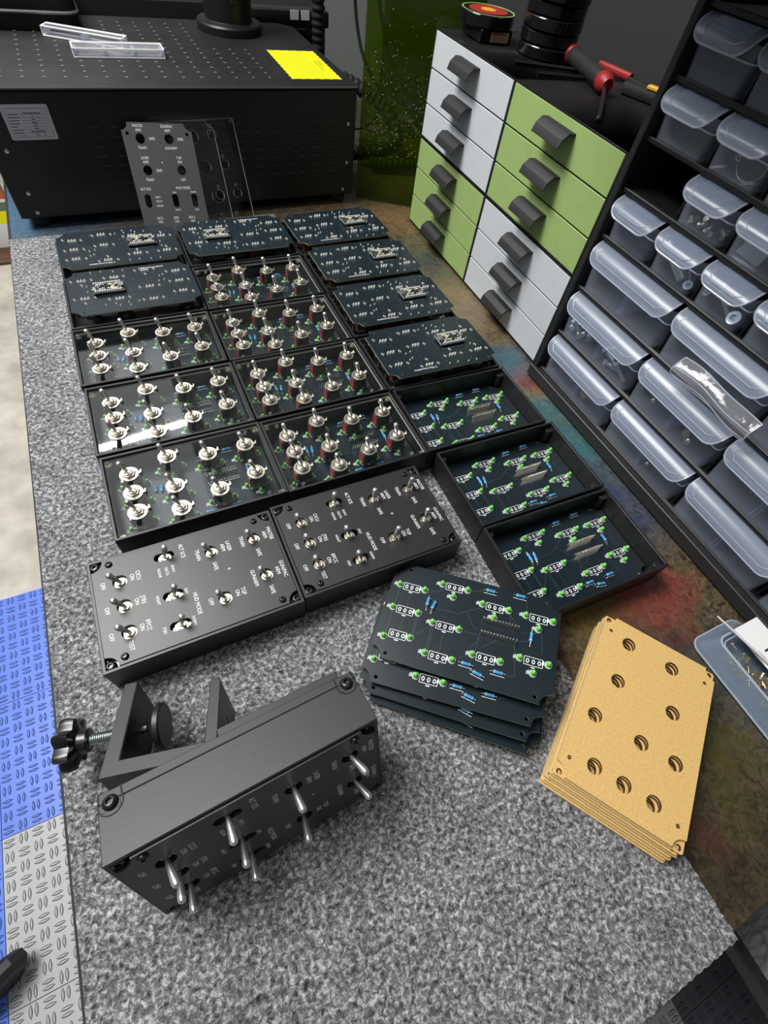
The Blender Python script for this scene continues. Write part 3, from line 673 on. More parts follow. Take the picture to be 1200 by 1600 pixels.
# left arm tapers towards its tip, bar, right arm
b.plate([(0, 0), (0.086, 0.0), (0.086, 0.0095), (0.0672, 0.0095), (0.0672, 0.050), (0.0655, 0.0525), (0.0600, 0.0525), (0.0595, 0.0095), (0.0102, 0.0095), (0.0115, 0.062), (0.0030, 0.062)], [], min(0, DP), max(0, DP))
obj('clamp_frame', b.mesh('clamp_frame', ['print_grey'], bevel=0.0006), cl)
b = MB(); zc = DP * 0.5; yk = 0.039
b.cyl((-0.030, yk, zc), (0.018, yk, zc), 0.0031, n=14)
for k in range(20): b.lathe([(0.0031, 0), (0.0037, 0.0006), (0.0031, 0.0012)], 14, 0, (-0.026 + k * 0.0013, yk, zc), (1, 0, 0))
obj('screw_rod', b.mesh('screw_rod', ['thread_steel']), cl)
b = MB(); b.lathe([(0.0032, 0), (0.0055, 0.002), (0.013, 0.0065), (0.0145, 0.0075), (0.0145, 0.0105), (0.0135, 0.0115)], 28, 0, (0.0145, yk, zc), (1, 0, 0))
obj('pressure_pad', b.mesh('pressure_pad', ['print']), cl)
b = MB(); n = 56
def star(r, amp): return [((r + amp * math.cos(7 * 2 * PI * i / n)) * math.cos(2 * PI * i / n), (r + amp * math.cos(7 * 2 * PI * i / n)) * math.sin(2 * PI * i / n)) for i in range(n)]
lo = []
for r, amp, d in ((0.0120, 0.0018, -0.0395), (0.0140, 0.0024, -0.0385), (0.0148, 0.0026, -0.034), (0.0140, 0.0022, -0.0295), (0.0110, 0.0012, -0.0285), (0.0080, 0.0, -0.0275), (0.0075, 0.0, -0.0225), (0.0060, 0, -0.0220)):
    lo.append([(d, yk + p_, zc + q_) for p_, q_ in star(r, amp)])
b.rings(lo); obj('star_knob', b.mesh('star_knob', ['screw_black']), cl)
b = MB(); b.box((0.0592, 0.030, DP * 0.55), (0.0012, 0.030, 0.028)); obj('grip_inlay', b.mesh('grip_inlay', ['print'], bevel=0.0004), cl)

# ================================================================== stacked spare boards
def rot3(a, tx, ty): return Matrix.Rotation(a, 4, 'Z') @ Matrix.Rotation(ty, 4, 'Y') @ Matrix.Rotation(tx, 4, 'X')
STACK = [((0.0168, -0.3270, 0.0312), -0.7376, -0.0024, -0.145, 'top circuit board of the fanned spare stack, its green lights and blue resistors showing', None),
         ((0.0040, -0.3376, 0.0230), -0.706, 0.0, -0.115, 'second circuit board of the fanned spare stack', lambda x, y: y < -0.026),
         ((0.0000, -0.3445, 0.0155), -0.722, 0.0, -0.080, 'third circuit board of the fanned spare stack', lambda x, y: y < -0.024),
         ((0.0000, -0.3515, 0.0082), -0.738, 0.0, -0.045, 'lowest circuit board of the fanned spare stack, resting on the felt', lambda x, y: y < -0.024)]
for loc, a, tx, ty, lab, test in STACK:
    o = thing('circuit_board', lab, 'circuit board', group='spare boards in a fanned stack', me=BOARD)
    m = rot3(a, tx, ty); m.translation = loc; o.matrix_world = m; populate(o, test)
    if test is not None: pass

# ================================================================== paper-covered plates
def fix_sides(b, nv):
    """outer edge faces come first among the side faces: give them the edge material"""
    k = [i for i, m in enumerate(b.m) if m == 2][:nv]
    for i in k: b.m[i] = 1
def kraft_mesh(notch):
    b = MB(); l, w_ = 0.1445, 0.0955
    hs = [circ(x, y, 0.0056, 18) for n_, x, y in SW] + [circ(sx * 0.0578, sy * 0.0405, 0.0016, 8) for sx in (-1, 1) for sy in (-1, 1)]
    if notch: b.plate(notched(l, w_, 0.0085), hs, -0.0026, 0, 0, 2)
    else: b.plate(rrect(l, w_, 0.0015, 2), hs + [circ(sx * 0.0690, sy * 0.0440, 0.0022, 10) for sx in (-1, 1) for sy in (-1, 1)], -0.0026, 0, 0, 2)
    nv = 28 if notch else 12
    fix_sides(b, nv)
    return b.mesh('paper_covered_plate', ['kraft', 'kraft_edge', 'char_shade'], bevel=0.0003)
KN, KF = kraft_mesh(True), kraft_mesh(False)
KP = [(0.0, 0.0, 0.0, 'top brown-papered plate of the stack, with the ten holes in view'), (-0.0012, -0.0004, 0.004, 'brown-papered plate just under the top one'), (-0.0030, 0.0008, -0.006, 'third brown-papered plate of the stack from the top'),
      (-0.0046, -0.0006, 0.003, 'fourth brown-papered plate of the stack from the top'), (-0.0062, 0.0010, -0.004, 'fifth brown-papered plate of the stack from the top'), (-0.0084, -0.0003, 0.002, 'sixth brown-papered plate of the stack from the top'),
      (-0.0100, 0.0006, -0.003, 'seventh brown-papered plate of the stack from the top'), (-0.0122, 0.0, 0.0, 'lowest brown-papered plate, lying partly on the felt')]
ka = 0.5894
for i, (dx, dy, da, lab) in enumerate(KP):
    zz = 0.0244 - i * 0.00305 + 0.0002
    dx *= 0.55
    thing('paper_covered_plate', lab, 'plate', (0.1102 + math.cos(ka) * dx - math.sin(ka) * dy, -0.4421 + math.sin(ka) * dx + math.cos(ka) * dy, zz), (0, 0, ka + da), 'stack of brown-papered plates', KN if i == 0 else KF)

# ================================================================== plates leaning on the laser machine
def lean(x, y0, y1, roll, zt=0.0):
    """stand a plate (its length along local x) on the bench at y0 with its head resting at y1"""
    up = Vector((0, y1 - y0, math.sqrt(max(1e-6, 0.1445 ** 2 - (y1 - y0) ** 2)))).normalized()
    rt = Vector((1, 0, 0)); m = Matrix((up, -rt, up.cross(-rt))).transposed().to_4x4()
    m = m @ Matrix.Rotation(roll, 4, 'Z'); c = Vector((x, y0, zt)) + up * 0.0726; m.translation = c
    return m
b = MB(); b.plate(notched(0.1445, 0.0905, 0.0088), panel_holes(0.0058, 0.0042) + [circ(sx * 0.0600, sy * 0.0385, 0.0022, 10) for sx in (-1, 1) for sy in (-1, 1)], -0.0015, 0.0)
mat('legend_grey', (0.075, 0.075, 0.075), 0.45, bump=(1500, 0.1, 0.0003))
LP = b.mesh('legend_plate', ['legend_grey'], bevel=0.0002); LEG0 = legend_mesh(0.00005)
o = thing('legend_plate', 'grey legend plate with white lettering leaning against the laser machine', 'plate', me=LP); o.matrix_world = lean(-0.0640, 0.3700, 0.4440, -0.05); obj('lettering', LEG0, o)
def clear_plate_mesh(notch, hr):
    b = MB()
    hs = [circ(x, y, hr, 20) for n_, x, y in SW]
    if notch: b.plate(notched(0.1445, 0.0905, 0.0088), hs + [circ(sx * 0.0600, sy * 0.0385, 0.0022, 10) for sx in (-1, 1) for sy in (-1, 1)], -0.0025, 0, 0, 1)
    else: b.plate(rrect(0.1445, 0.0955, 0.001, 2), hs + [circ(sx * 0.0690, sy * 0.0440, 0.0022, 10) for sx in (-1, 1) for sy in (-1, 1)] + [rrect(0.003, 0.003, 0.0003, 1, x + 0.0105, y) for n_, x, y in SW], -0.0025, 0, 0, 1)
    return b.mesh('clear_plate', ['clear', 'acrylic_edge_lit'], False)
o = thing('clear_plate', 'clear notched plate leaning behind the grey legend plate', 'plate', me=clear_plate_mesh(True, 0.0085)); o.matrix_world = lean(-0.0290, 0.3740, 0.4480, 0.0)
o = thing('clear_plate', 'clear square-cornered plate leaning farthest back, beside the vents', 'plate', me=clear_plate_mesh(False, 0.0060)); o.matrix_world = lean(0.0010, 0.3780, 0.4525, 0.02)

# ================================================================== laser machine
lm = thing('laser_machine', 'black laser marking machine with vent slots and a yellow warning sticker', 'machine', (0, 0.455, 0))
MX0, MX1, MY, MZ0, MZ1 = -0.268, 0.2435, 0.325, 0.012, 0.160
b = MB(); b.box(((MX0 + MX1) / 2, MY / 2, (MZ0 + MZ1) / 2 - 0.002), (MX1 - MX0, MY, MZ1 - MZ0 - 0.004)); obj('body', b.mesh('body', ['machine'], bevel=0.0015), lm)
b = MB(); b.plate(rrect(MX1 - MX0 + 0.003, MY + 0.003, 0.03, 5, (MX0 + MX1) / 2, MY / 2) if False else [(MX0 - 0.0015, -0.0015), (MX1 + 0.0015, -0.0015), (MX1 + 0.0015, MY - 0.02), (MX1 - 0.02, MY + 0.0015), (MX0 - 0.0015, MY + 0.0015)], [], MZ1 - 0.004, MZ1)
obj('work_plate', b.mesh('work_plate', ['machine_top'], bevel=0.0012, seg=2), lm)
b = MB(); b.box(((MX0 + MX1) / 2, -0.0016, MZ1 - 0.0012), (MX1 - MX0 - 0.002, 0.0006, 0.0016)); obj('pale_edge', b.mesh('pale_edge', ['machine_edge'], False), lm)  # paler strip along the front edge of the work plate
for fx in (MX0 + 0.022, MX1 - 0.022):
    for fy in (0.02, MY - 0.02):
        b = MB(); b.lathe([(0.014, 0.0), (0.016, 0.013)], 16); obj('foot', b.mesh('foot', ['rubber']), lm, (fx, fy, 0.0))
b = MB(); b.box((0, 0, 0), (0.011, 0.0008, 0.0020), 0); b.box((0, -0.0001, -0.0013), (0.0105, 0.0010, 0.0006), 1); VENT = b.mesh('vent_slot', ['hole', 'vent_lip'], False)
for i in range(15):
    if 2 <= i <= 8 and False: continue
    for j in range(7):
        x = -0.137 + i * 0.0243
        obj('vent_slot', VENT, lm, (x, -0.0003, 0.1185 - j * 0.0112))
b = MB(); b.lathe([(0.0028, 0), (0.0026, 0.001), (0.001, 0.0016)], 10); MSC = b.mesh('screw', ['steel'])
for x, z_ in ((-0.249, 0.095), (-0.246, 0.045), (0.230, 0.113), (0.230, 0.060), (-0.245, 0.020), (0.225, 0.020)): obj('screw', MSC, lm, (x, -0.0002, z_), (PI / 2, 0, 0))
b = MB()
for i in range(17):
    for j in range(13):
        x = -0.250 + i * 0.0245; y = 0.035 + j * 0.0215
        if x < 0.13 and not (0.06 < x < 0.17 and y > 0.18): b.lathe([(0.0018, 0), (0.0018, 0.0003)], 8, 0, (x, y, MZ1 - 0.0001)); b.lathe([(0.0019, 0), (0.0022, 0.0004), (0.0018, 0.0004)], 8, 1, (x, y, MZ1 - 0.0001))  # pale rings paint a faint highlight round each hole
o = obj('threaded_holes', b.mesh('threaded_holes', ['hole', 'machine_edge']), lm); o['kind'] = 'stuff'
# rating plate
b = MB(); b.plate(rrect(0.053, 0.037, 0.002, 3), [], 0, 0.0004); rp = obj('rating_label', b.mesh('rating_label', ['foil_label'], False), lm, (-0.2105, -0.0002, 0.1245), (PI / 2, 0, 0))
b = MB(); z_ = 0.0005
for (p0, p1) in (((-0.023, 0.0145), (0.023, 0.0145)), ((-0.023, -0.0155), (0.023, -0.0155)), ((-0.023, 0.0145), (-0.023, -0.0155)), ((0.023, 0.0145), (0.023, -0.0155))): flat_line(b, p0, p1, 0.0003, z_)
for k in range(7):
    y = 0.0085 - k * 0.0032
    flat_line(b, (-0.0215, y), (-0.0215 + (0.012, 0.013, 0.0115, 0.0105, 0.007, 0.0125, 0.0115)[k], y), 0.0007, z_); flat_line(b, (-0.0065, y - 0.0002), (0.0215, y - 0.0002), 0.00025, z_)
    flat_line(b, (0.006 - (0.010, 0.001, 0.002, 0.003, 0.0017, 0.0025, 0.008)[k], y + 0.0012), (0.006 + (0.010, 0.001, 0.002, 0.003, 0.0017, 0.0025, 0.008)[k], y + 0.0012), 0.0008, z_)
put_text(b, 'Made in China', -0.0135, -0.0136, z_, 0.0015); put_text(b, 'FDA', 0.0045, -0.0134, z_, 0.0024); put_text(b, 'CE', 0.0125, -0.0134, z_, 0.0020)
obj('printing', b.mesh('printing', ['ink'], False), rp)
# warning sticker
b = MB(); b.box((0, 0, 0.0001), (0.0795, 0.136, 0.0003)); ys = obj('warning_sticker', b.mesh('warning_sticker', ['yellow_print'], False), lm, (0.191, 0.097, MZ1), (0, 0, -0.02))
b = MB()
for k in range(10):
    x = -0.0325 + k * 0.0052; l_ = (0.115, 0.10, 0.12, 0.118, 0.105, 0.118, 0.12, 0.117, 0.11, 0.12)[k]
    flat_line(b, (x, 0.062), (x, 0.062 - l_), 0.0010, 0.0003, 0)
for k, l_ in enumerate((0.05, 0.03)): flat_line(b, (0.024 + k * 0.006, 0.02), (0.024 + k * 0.006, 0.02 - l_), 0.0022, 0.0003, 0)
for k in range(10):
    for s_ in (-1, 1): flat_rect(b, s_ * 0.0392, -0.06 + k * 0.0135, 0.0003, 0.0012, 0.007, 0, 1)
for k in range(5):
    for s_ in (-1, 1): flat_rect(b, -0.030 + k * 0.015, s_ * 0.0674, 0.0003, 0.008, 0.0012, 0, 1)
obj('printing', b.mesh('printing', ['ink_olive', 'ink'], False), ys)
# column
b = MB(); b.lathe([(0.053, 0), (0.053, 0.010), (0.051, 0.0125), (0.040, 0.0135), (0.0385, 0.0145), (0.0385, 0.20)], 40); co = obj('column', b.mesh('column', ['machine']), lm, (0.122, 0.272, MZ1))
b = MB(); b.box((0.002, -0.0380, 0.062), (0.010, 0.006, 0.050)); obj('column_slot', b.mesh('column_slot', ['hole'], bevel=0.001), co)

# things on the machine
b = MB()
def acrylic_bar(name, lab, p0, p1, wd, z0, h, n, tilt=0):
    p0 = Vector(p0); p1 = Vector(p1); d = p1 - p0; l = d.length
    t = thing(name, lab, 'acrylic bar', ((p0.x + p1.x) / 2, (p0.y + p1.y) / 2, z0), (0, 0, math.atan2(d.y, d.x)), 'clear acrylic bars')
    b = MB(); b.box((0, 0, h * 0.12), (l, wd, h * 0.24)); b.box((0, 0, h * 0.88), (l, wd, h * 0.24)); 
    obj('clear_strip', b.mesh('clear_strip', ['clear_bright'], False), t)
    b = MB(); b.box((0, 0, h / 2), (0.004, wd * 0.98, h * 0.52)); sp = b.mesh('spacer', ['bin_rim'], False)
    for i in range(n): obj('spacer', sp, t, (-l / 2 + 0.002 + i * (l - 0.004) / (n - 1), 0, 0))
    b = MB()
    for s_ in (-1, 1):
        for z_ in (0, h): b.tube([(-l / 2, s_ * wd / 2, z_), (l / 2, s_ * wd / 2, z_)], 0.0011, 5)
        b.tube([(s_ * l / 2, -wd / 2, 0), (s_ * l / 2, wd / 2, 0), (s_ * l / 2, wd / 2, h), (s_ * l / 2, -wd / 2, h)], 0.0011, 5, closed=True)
    obj('edge_glint', b.mesh('edge_glint', ['paper']), t)  # opaque white lines painting the glint along the clear edges
acrylic_bar('acrylic_bar', 'clear acrylic bar lying square on the laser machine', (-0.133, 0.583), (-0.014, 0.583), 0.030, 0.1605, 0.009, 4)
acrylic_bar('acrylic_bar', 'clear acrylic bar tilted up over the other bar', (-0.160, 0.672), (-0.060, 0.618), 0.018, 0.1606, 0.010, 3)
zc_ = thing('zip_case', 'black hard zip case at the back of the laser machine', 'case', (-0.225, 0.765, 0.1602))
b = MB(); b.plate(rrect(0.23, 0.16, 0.02, 5), [], 0.0, 0.018); obj('lower_shell', b.mesh('lower_shell', ['fabric_black'], bevel=0.003, seg=2), zc_)
b = MB(); b.plate(rrect(0.23, 0.16, 0.02, 5), [], 0.022, 0.040); obj('upper_shell', b.mesh('upper_shell', ['fabric_black'], bevel=0.004, seg=2), zc_)
b = MB(); b.tube([(x, y, 0.020) for x, y in rrect(0.232, 0.162, 0.02, 5)], 0.0022, 6, closed=True); obj('zip', b.mesh('zip', ['machine_edge']), zc_)
# black equipment behind, power strip, hoses
eq = thing('equipment_case', 'tall black padded case standing behind the laser machine', 'case', (0.0, 0.90, -0.003))
b = MB(); b.plate(rrect(0.70, 0.10, 0.025, 5), [], 0, 0.172); obj('shell', b.mesh('shell', ['fabric_black'], bevel=0.008, seg=3), eq)
b = MB(); b.tube([(-0.3, -0.0505, 0.14), (0.3, -0.0505, 0.14)], 0.0035, 6); obj('piping', b.mesh('piping', ['screw_black']), eq)
ps = thing('power_strip', 'black power strip with two white tags behind the machine column', 'power strip', (0.235, 0.826, 0.1725))
b = MB(); b.box((0, 0, -0.012), (0.20, 0.034, 0.024)); obj('housing', b.mesh('housing', ['screw_black'], bevel=0.004, seg=2), ps)
for k in range(2):
    b = MB(); b.box((0.030 + k * 0.021, -0.0175, -0.006), (0.016, 0.001, 0.013)); tg = obj('white_tag', b.mesh('white_tag', ['paper'], False), ps)
def hose(name, lab, path, r, n=0, cat='hose', m='rubber'):
    b = MB(); P = [Vector(p) for p in path]
    S = []
    for i in range(len(P) - 1):
        p_1 = P[max(i - 1, 0)]; p0 = P[i]; p1 = P[i + 1]; p2 = P[min(i + 2, len(P) - 1)]
        k = max(2, int((p1 - p0).length / (r * 0.22))) if n else 8
        for j in range(k):
            t = j / k
            S.append(0.5 * (2 * p0 + (p1 - p_1) * t + (2 * p_1 - 5 * p0 + 4 * p1 - p2) * t * t + (3 * p0 - p_1 - 3 * p1 + p2) * t ** 3))
    S.append(P[-1])
    rr = [r * (1.0 if (i // 2) % 2 else 0.84) for i in range(len(S))] if n else r
    b.tube(S, rr, 12 if n else 6); thing(name, lab, cat, me=b.mesh(name, [m], ang=60))
hose('corrugated_hose', 'black corrugated hose rising beside the grey wall', [(0.300, 0.775, 0.0), (0.300, 0.775, 0.12), (0.298, 0.775, 0.22), (0.29, 0.775, 0.35)], 0.0125, 1)
hose('corrugated_hose', 'black corrugated hose bending down behind the green sheet', [(0.262, 0.72, 0.105), (0.33, 0.70, 0.10), (0.395, 0.66, 0.07), (0.41, 0.62, 0.03), (0.36, 0.60, 0.02), (0.30, 0.60, 0.02)], 0.013, 1)
hose('corrugated_hose', 'black corrugated hose lying flat on the bench behind the green sheet', [(0.33, 0.57, 0.012), (0.40, 0.55, 0.012), (0.50, 0.54, 0.012)], 0.011, 1)
hose('cable', 'thin black cable hanging from the wall to the bench', [(0.40, 0.86, 0.30), (0.405, 0.84, 0.16), (0.43, 0.80, 0.08), (0.50, 0.72, 0.01)], 0.0032, 0, 'cable')
hose('cable', 'black cable running slantwise behind the green sheet', [(0.42, 0.84, 0.32), (0.43, 0.78, 0.18), (0.46, 0.68, 0.06), (0.52, 0.60, 0.01)], 0.004, 0, 'cable')
hose('cable', 'black cable coming out of the side of the laser machine', [(0.245, 0.66, 0.055), (0.29, 0.655, 0.05), (0.335, 0.64, 0.045), (0.37, 0.63, 0.07)], 0.003, 0, 'cable')

# green see-through sheet
gs = thing('green_acrylic_sheet', 'see-through green acrylic sheet with bright specks standing on edge', 'sheet', (0.258, 0.4700, 0.0), (0, 0, math.radians(-30)))
b = MB(); b.box((0.0825, 0.0, 0.175), (0.165, 0.003, 0.35)); obj('sheet', b.mesh('sheet', ['green_acrylic'], False), gs)
b = MB(); random.seed(11)
for i in range(330):
    x, zz = random.uniform(0.004, 0.16), 0.06 + abs(random.gauss(0.06, 0.055))
    if zz > 0.3: continue
    r = random.uniform(0.0003, 0.0009); b.lathe([(r, 0), (r * 0.6, r * 0.6)], 5, 0, (x, -0.0015, zz), (0, -1, 0))
o = obj('speck', b.mesh('speck', ['tan_label'], False), gs); o['kind'] = 'stuff'

# ================================================================== drawer cabinets
CA = -1.5963; CO = Vector((0.3198, 0.3754, 0))
def cab_pt(s_, d, z_): return CO + Vector((math.cos(CA), math.sin(CA), 0)) * s_ + Vector((-math.sin(CA), math.cos(CA), 0)) * d + Vector((0, 0, z_))
b = MB()
hp = [(0.0, 0.0), (0.0085, 0.0006), (0.0155, -0.0050), (0.0185, -0.0130), (0.0166, -0.0136), (0.0140, -0.0066), (0.0078, -0.0018), (0.0, -0.0022)]
lo = [[(x, -d, z_) for d, z_ in hp] for x in (-0.0255, 0.0255)]
b.rings(lo); HANDLE = b.mesh('handle', ['handle'], bevel=0.0003)
CW_, CH_ = 0.2018, 0.1212
def cabinet(col, row, m, lab):
    t = thing('drawer_cabinet', lab, 'drawer cabinet', cab_pt(col * 0.2026, 0, row * 0.1222), (0, 0, CA), 'small drawer cabinets')
    b = MB(); D = 0.165
    b.box((0.0009, D / 2, CH_ / 2), (0.0018, D, CH_)); b.box((CW_ - 0.0009, D / 2, CH_ / 2), (0.0018, D, CH_))
    b.box((CW_ / 2, D / 2, 0.0009), (CW_, D, 0.0018)); b.box((CW_ / 2, D / 2, CH_ - 0.0009), (CW_, D, 0.0018)); b.box((CW_ / 2, D - 0.001, CH_ / 2), (CW_, 0.002, CH_))
    for k in (1, 2): b.box((CW_ / 2, D / 2 + 0.002, k * CH_ / 3), (CW_ - 0.003, D - 0.006, 0.0012))
    obj('body', b.mesh('body', ['print'], bevel=0.0003), t)
    fh = (CH_ - 0.0036 - 2 * 0.0016) / 3
    for k in range(3):
        b = MB(); z_ = 0.0018 + k * (fh + 0.0016) + fh / 2
        b.box((CW_ / 2, 0.0012, z_), (CW_ - 0.0044, 0.0028, fh - 0.0004), 0); b.box((CW_ / 2, D * 0.47, z_ - 0.004), (CW_ - 0.008, D * 0.9, fh - 0.012), 1)
        d = obj('drawer', b.mesh('drawer', [m, 'print'], bevel=0.0003), t)
        obj('handle', HANDLE, d, (CW_ / 2, -0.0002, z_ + 0.0105))
cabinet(0, 0, 'green_front', 'lower drawer cabinet with green fronts beside the green sheet'); cabinet(0, 1, 'white_front', 'upper drawer cabinet with white fronts beside the green sheet')
cabinet(1, 0, 'white_front', 'lower drawer cabinet with white fronts beside the bin organizer'); cabinet(1, 1, 'green_front', 'upper drawer cabinet with green fronts beside the bin organizer')

# things on the drawer cabinets
ZK = 0.2437
tn = thing('label_tin', 'small black box with a tan label on the white-fronted cabinet', 'box', (0.372, 0.333, ZK), (0, 0, -0.12))
b = MB(); b.box((0, 0, 0.0068), (0.046, 0.060, 0.0136)); obj('shell', b.mesh('shell', ['gloss_black'], bevel=0.0012), tn)
b = MB(); b.box((0.0045, -0.0303, 0.0067), (0.026, 0.0006, 0.0095)); lb = obj('label_sticker', b.mesh('label_sticker', ['tan_label'], False), tn)
b = MB()
for k in range(5): b.box((0.0045, -0.0307, 0.0100 - k * 0.0017), (0.021 - 0.002 * (k % 2), 0.0002, 0.0012 if k == 0 else 0.0004))
obj('printing', b.mesh('printing', ['red_label'], False), lb)
def tape(lab, loc, r, h, disc=False, ri=0.6):
    t = thing('tape_roll', lab, 'tape roll', loc, (0, 0, 0), 'black tape rolls on the cabinets')
    b = MB(); b.lathe([(r * ri, 0.0004), (r - 0.0008, 0.0004), (r, 0.0014), (r, h - 0.0014), (r - 0.0008, h - 0.0004), (r * ri, h - 0.0004), (r * ri, 0.0004)], 40)
    obj('tape', b.mesh('tape', ['gloss_black']), t)
    b = MB(); b.lathe([(r * ri - 0.0015, 0.0006), (r * ri, 0.0006), (r * ri, h - 0.0006), (r * ri - 0.0015, h - 0.0006), (r * ri - 0.0015, 0.0006)], 28); obj('core', b.mesh('core', ['kraft']), t)
    if disc:
        b = MB(); b.lathe([(r * 0.72, h - 0.0004), (r * 0.72, h), (0.0001, h)], 28); dd = obj('paper_disc', b.mesh('paper_disc', ['red_label']), t)
        b = MB(); b.lathe([(r * 0.28, h), (r * 0.28, h + 0.0003), (0.0001, h + 0.0003)], 14); obj('emblem', b.mesh('emblem', ['yellow_plastic']), dd)
        b = MB(); b.lathe([(r * 0.97, h - 0.0006), (r * 0.99, h - 0.0002), (r * 0.94, h - 0.0001), (r * 0.93, h - 0.0006)], 40); obj('liner_edge', b.mesh('liner_edge', ['green_front']), t)
tape('black tape roll with a red paper disc on the small box', (0.368, 0.333, ZK + 0.0138), 0.0355, 0.0130, True)
for k, lab in enumerate(('lowest black tape roll of the tall stack, touching the cabinet', 'second black tape roll of the tall stack, just above the lowest', 'third black tape roll of the tall stack from below', 'fourth black tape roll of the tall stack from below', 'fifth black tape roll of the tall stack from below', 'sixth black tape roll of the tall stack from below')):
    tape(lab, (0.421 + 0.001 * (k % 2), 0.262 + (0.0, 0.003, 0.001, 0.003, 0.0, 0.002)[k], ZK + k * 0.0128), 0.037, 0.0125)
th_ = thing('t_handle_driver', 'black T-handle driver with red grip ends lying on the cabinet', 'tool', (0, 0, 0))
b = MB(); b.tube([(0.430, 0.219, ZK + 0.0105), (0.400, 0.122, ZK + 0.0105)], 0.0085, 12); obj('grip', b.mesh('grip', ['rubber']), th_)
for p, q in (((0.434, 0.232, ZK + 0.0105), (0.429, 0.216, ZK + 0.0105)), ((0.4035, 0.134, ZK + 0.0105), (0.397, 0.112, ZK + 0.0105))):
    b = MB(); b.tube([p, (Vector(p) * 0.7 + Vector(q) * 0.3), (Vector(p) * 0.3 + Vector(q) * 0.7), q], [0.007, 0.0098, 0.0098, 0.006], 14); obj('red_end', b.mesh('red_end', ['red_plastic']), th_)
b = MB(); b.tube([(0.398, 0.117, ZK + 0.0095), (0.330, 0.043, ZK + 0.0035)], 0.0024, 8); b.lathe([(0.001, 0), (0.0032, 0.002), (0.0032, 0.004), (0.001, 0.006)], 10, 0, (0.3285, 0.0415, ZK + 0.0006)); obj('shaft', b.mesh('shaft', ['screw_black']), th_)
for k, (p, q, lab) in enumerate((((0.345, 0.222, ZK + 0.003), (0.425, 0.190, ZK + 0.003), 'thin black hex key next to the driver grip'), ((0.350, 0.180, ZK + 0.003), (0.41, 0.165, ZK + 0.003), 'short black hex key beside the cabinet seam'))):
    b = MB(); b.tube([p, q], 0.0025, 6); thing('hex_key', lab, 'tool', group='hex keys on the cabinet', me=b.mesh('hex_key', ['screw_black']))
rd = thing('screwdriver', 'long red-handled screwdriver lying behind the driver', 'tool')
b = MB(); b.tube([(0.466, 0.205, ZK + 0.006), (0.474, 0.155, ZK + 0.006)], 0.0045, 10); obj('grip', b.mesh('grip', ['red_plastic']), rd)
b = MB(); b.tube([(0.470, 0.155, ZK + 0.006), (0.480, 0.085, ZK + 0.005)], 0.002, 8); obj('shaft', b.mesh('shaft', ['screw_black']), rd)
cu = thing('snap_cutter', 'dark snap cutter with a yellow slider on the cabinet', 'tool', (0.452, 0.085, ZK), (0, 0, 0.35))
b = MB(); b.box((0, 0, 0.006), (0.014, 0.09, 0.012)); obj('body', b.mesh('body', ['rubber'], bevel=0.004, seg=2), cu)
b = MB(); b.box((-0.002, 0.006, 0.0135), (0.009, 0.018, 0.004)); obj('slider', b.mesh('slider', ['yellow_plastic'], bevel=0.001), cu)

# ================================================================== bin organizer
OX, OY = 0.300, -0.042         # front plane x, start of the face in y; local x runs along the face, local y inwards
ROT_O = (0, 0, -PI / 2)
def org(s_, d, z_): return (OX + d, OY - s_, z_)
og = thing('bin_organizer', 'black organizer rack holding rows of clear bins', 'organizer', (OX, OY, 0), ROT_O)
OD, OW, OH = 0.15, 0.50, 0.352
SZ = [0.0135, 0.0685, 0.1250, 0.1805, 0.2232, 0.2640, 0.3052, 0.3480]     # shelf tops
b = MB(); b.box((0.0035, OD / 2 - 0.003, OH / 2), (0.007, OD + 0.006, OH)); obj('side_panel', b.mesh('side_panel', ['print_grey'], bevel=0.0008), og)
b = MB(); b.box((OW - 0.0035, OD / 2 - 0.003, OH / 2), (0.007, OD + 0.006, OH)); obj('side_panel', b.mesh('side_panel', ['print_grey'], bevel=0.0008), og)
b = MB(); b.box((OW / 2, OD - 0.001, OH / 2), (OW - 0.014, 0.002, OH)); obj('back_panel', b.mesh('back_panel', ['print'], False), og)
for k, z_ in enumerate(SZ):
    b = MB(); b.box((OW / 2, OD / 2 + 0.001, z_ - 0.0015), (OW - 0.014, OD - 0.004, 0.003)); b.box((OW / 2, 0.0006, z_ - 0.0012), (OW - 0.014, 0.0022, 0.0040))
    obj('shelf', b.mesh('shelf', ['print'], bevel=0.0006), og)
b = MB(); b.box((OW / 2, -0.0055, 0.006), (OW, 0.0125, 0.012)); b.box((OW / 2, -0.0108, 0.0075), (OW, 0.0022, 0.015)); obj('base_lip', b.mesh('base_lip', ['print_grey'], bevel=0.0008), og)
BIGX = [0.0075, 0.1285, 0.2445, 0.3605, 0.4765]; SMX = [0.0075, 0.0690, 0.1265, 0.1835, 0.2405, 0.2975, 0.3545]
for r in range(7):
    xs = BIGX[1:4] if r < 3 else SMX[1:5]
    for x in xs:
        b = MB(); b.box((x + 0.0005, OD / 2 + 0.002, (SZ[r] + SZ[r + 1] - 0.003) / 2), (0.0016, OD - 0.01, SZ[r + 1] - SZ[r] - 0.0034)); obj('divider', b.mesh('divider', ['print'], False), og)

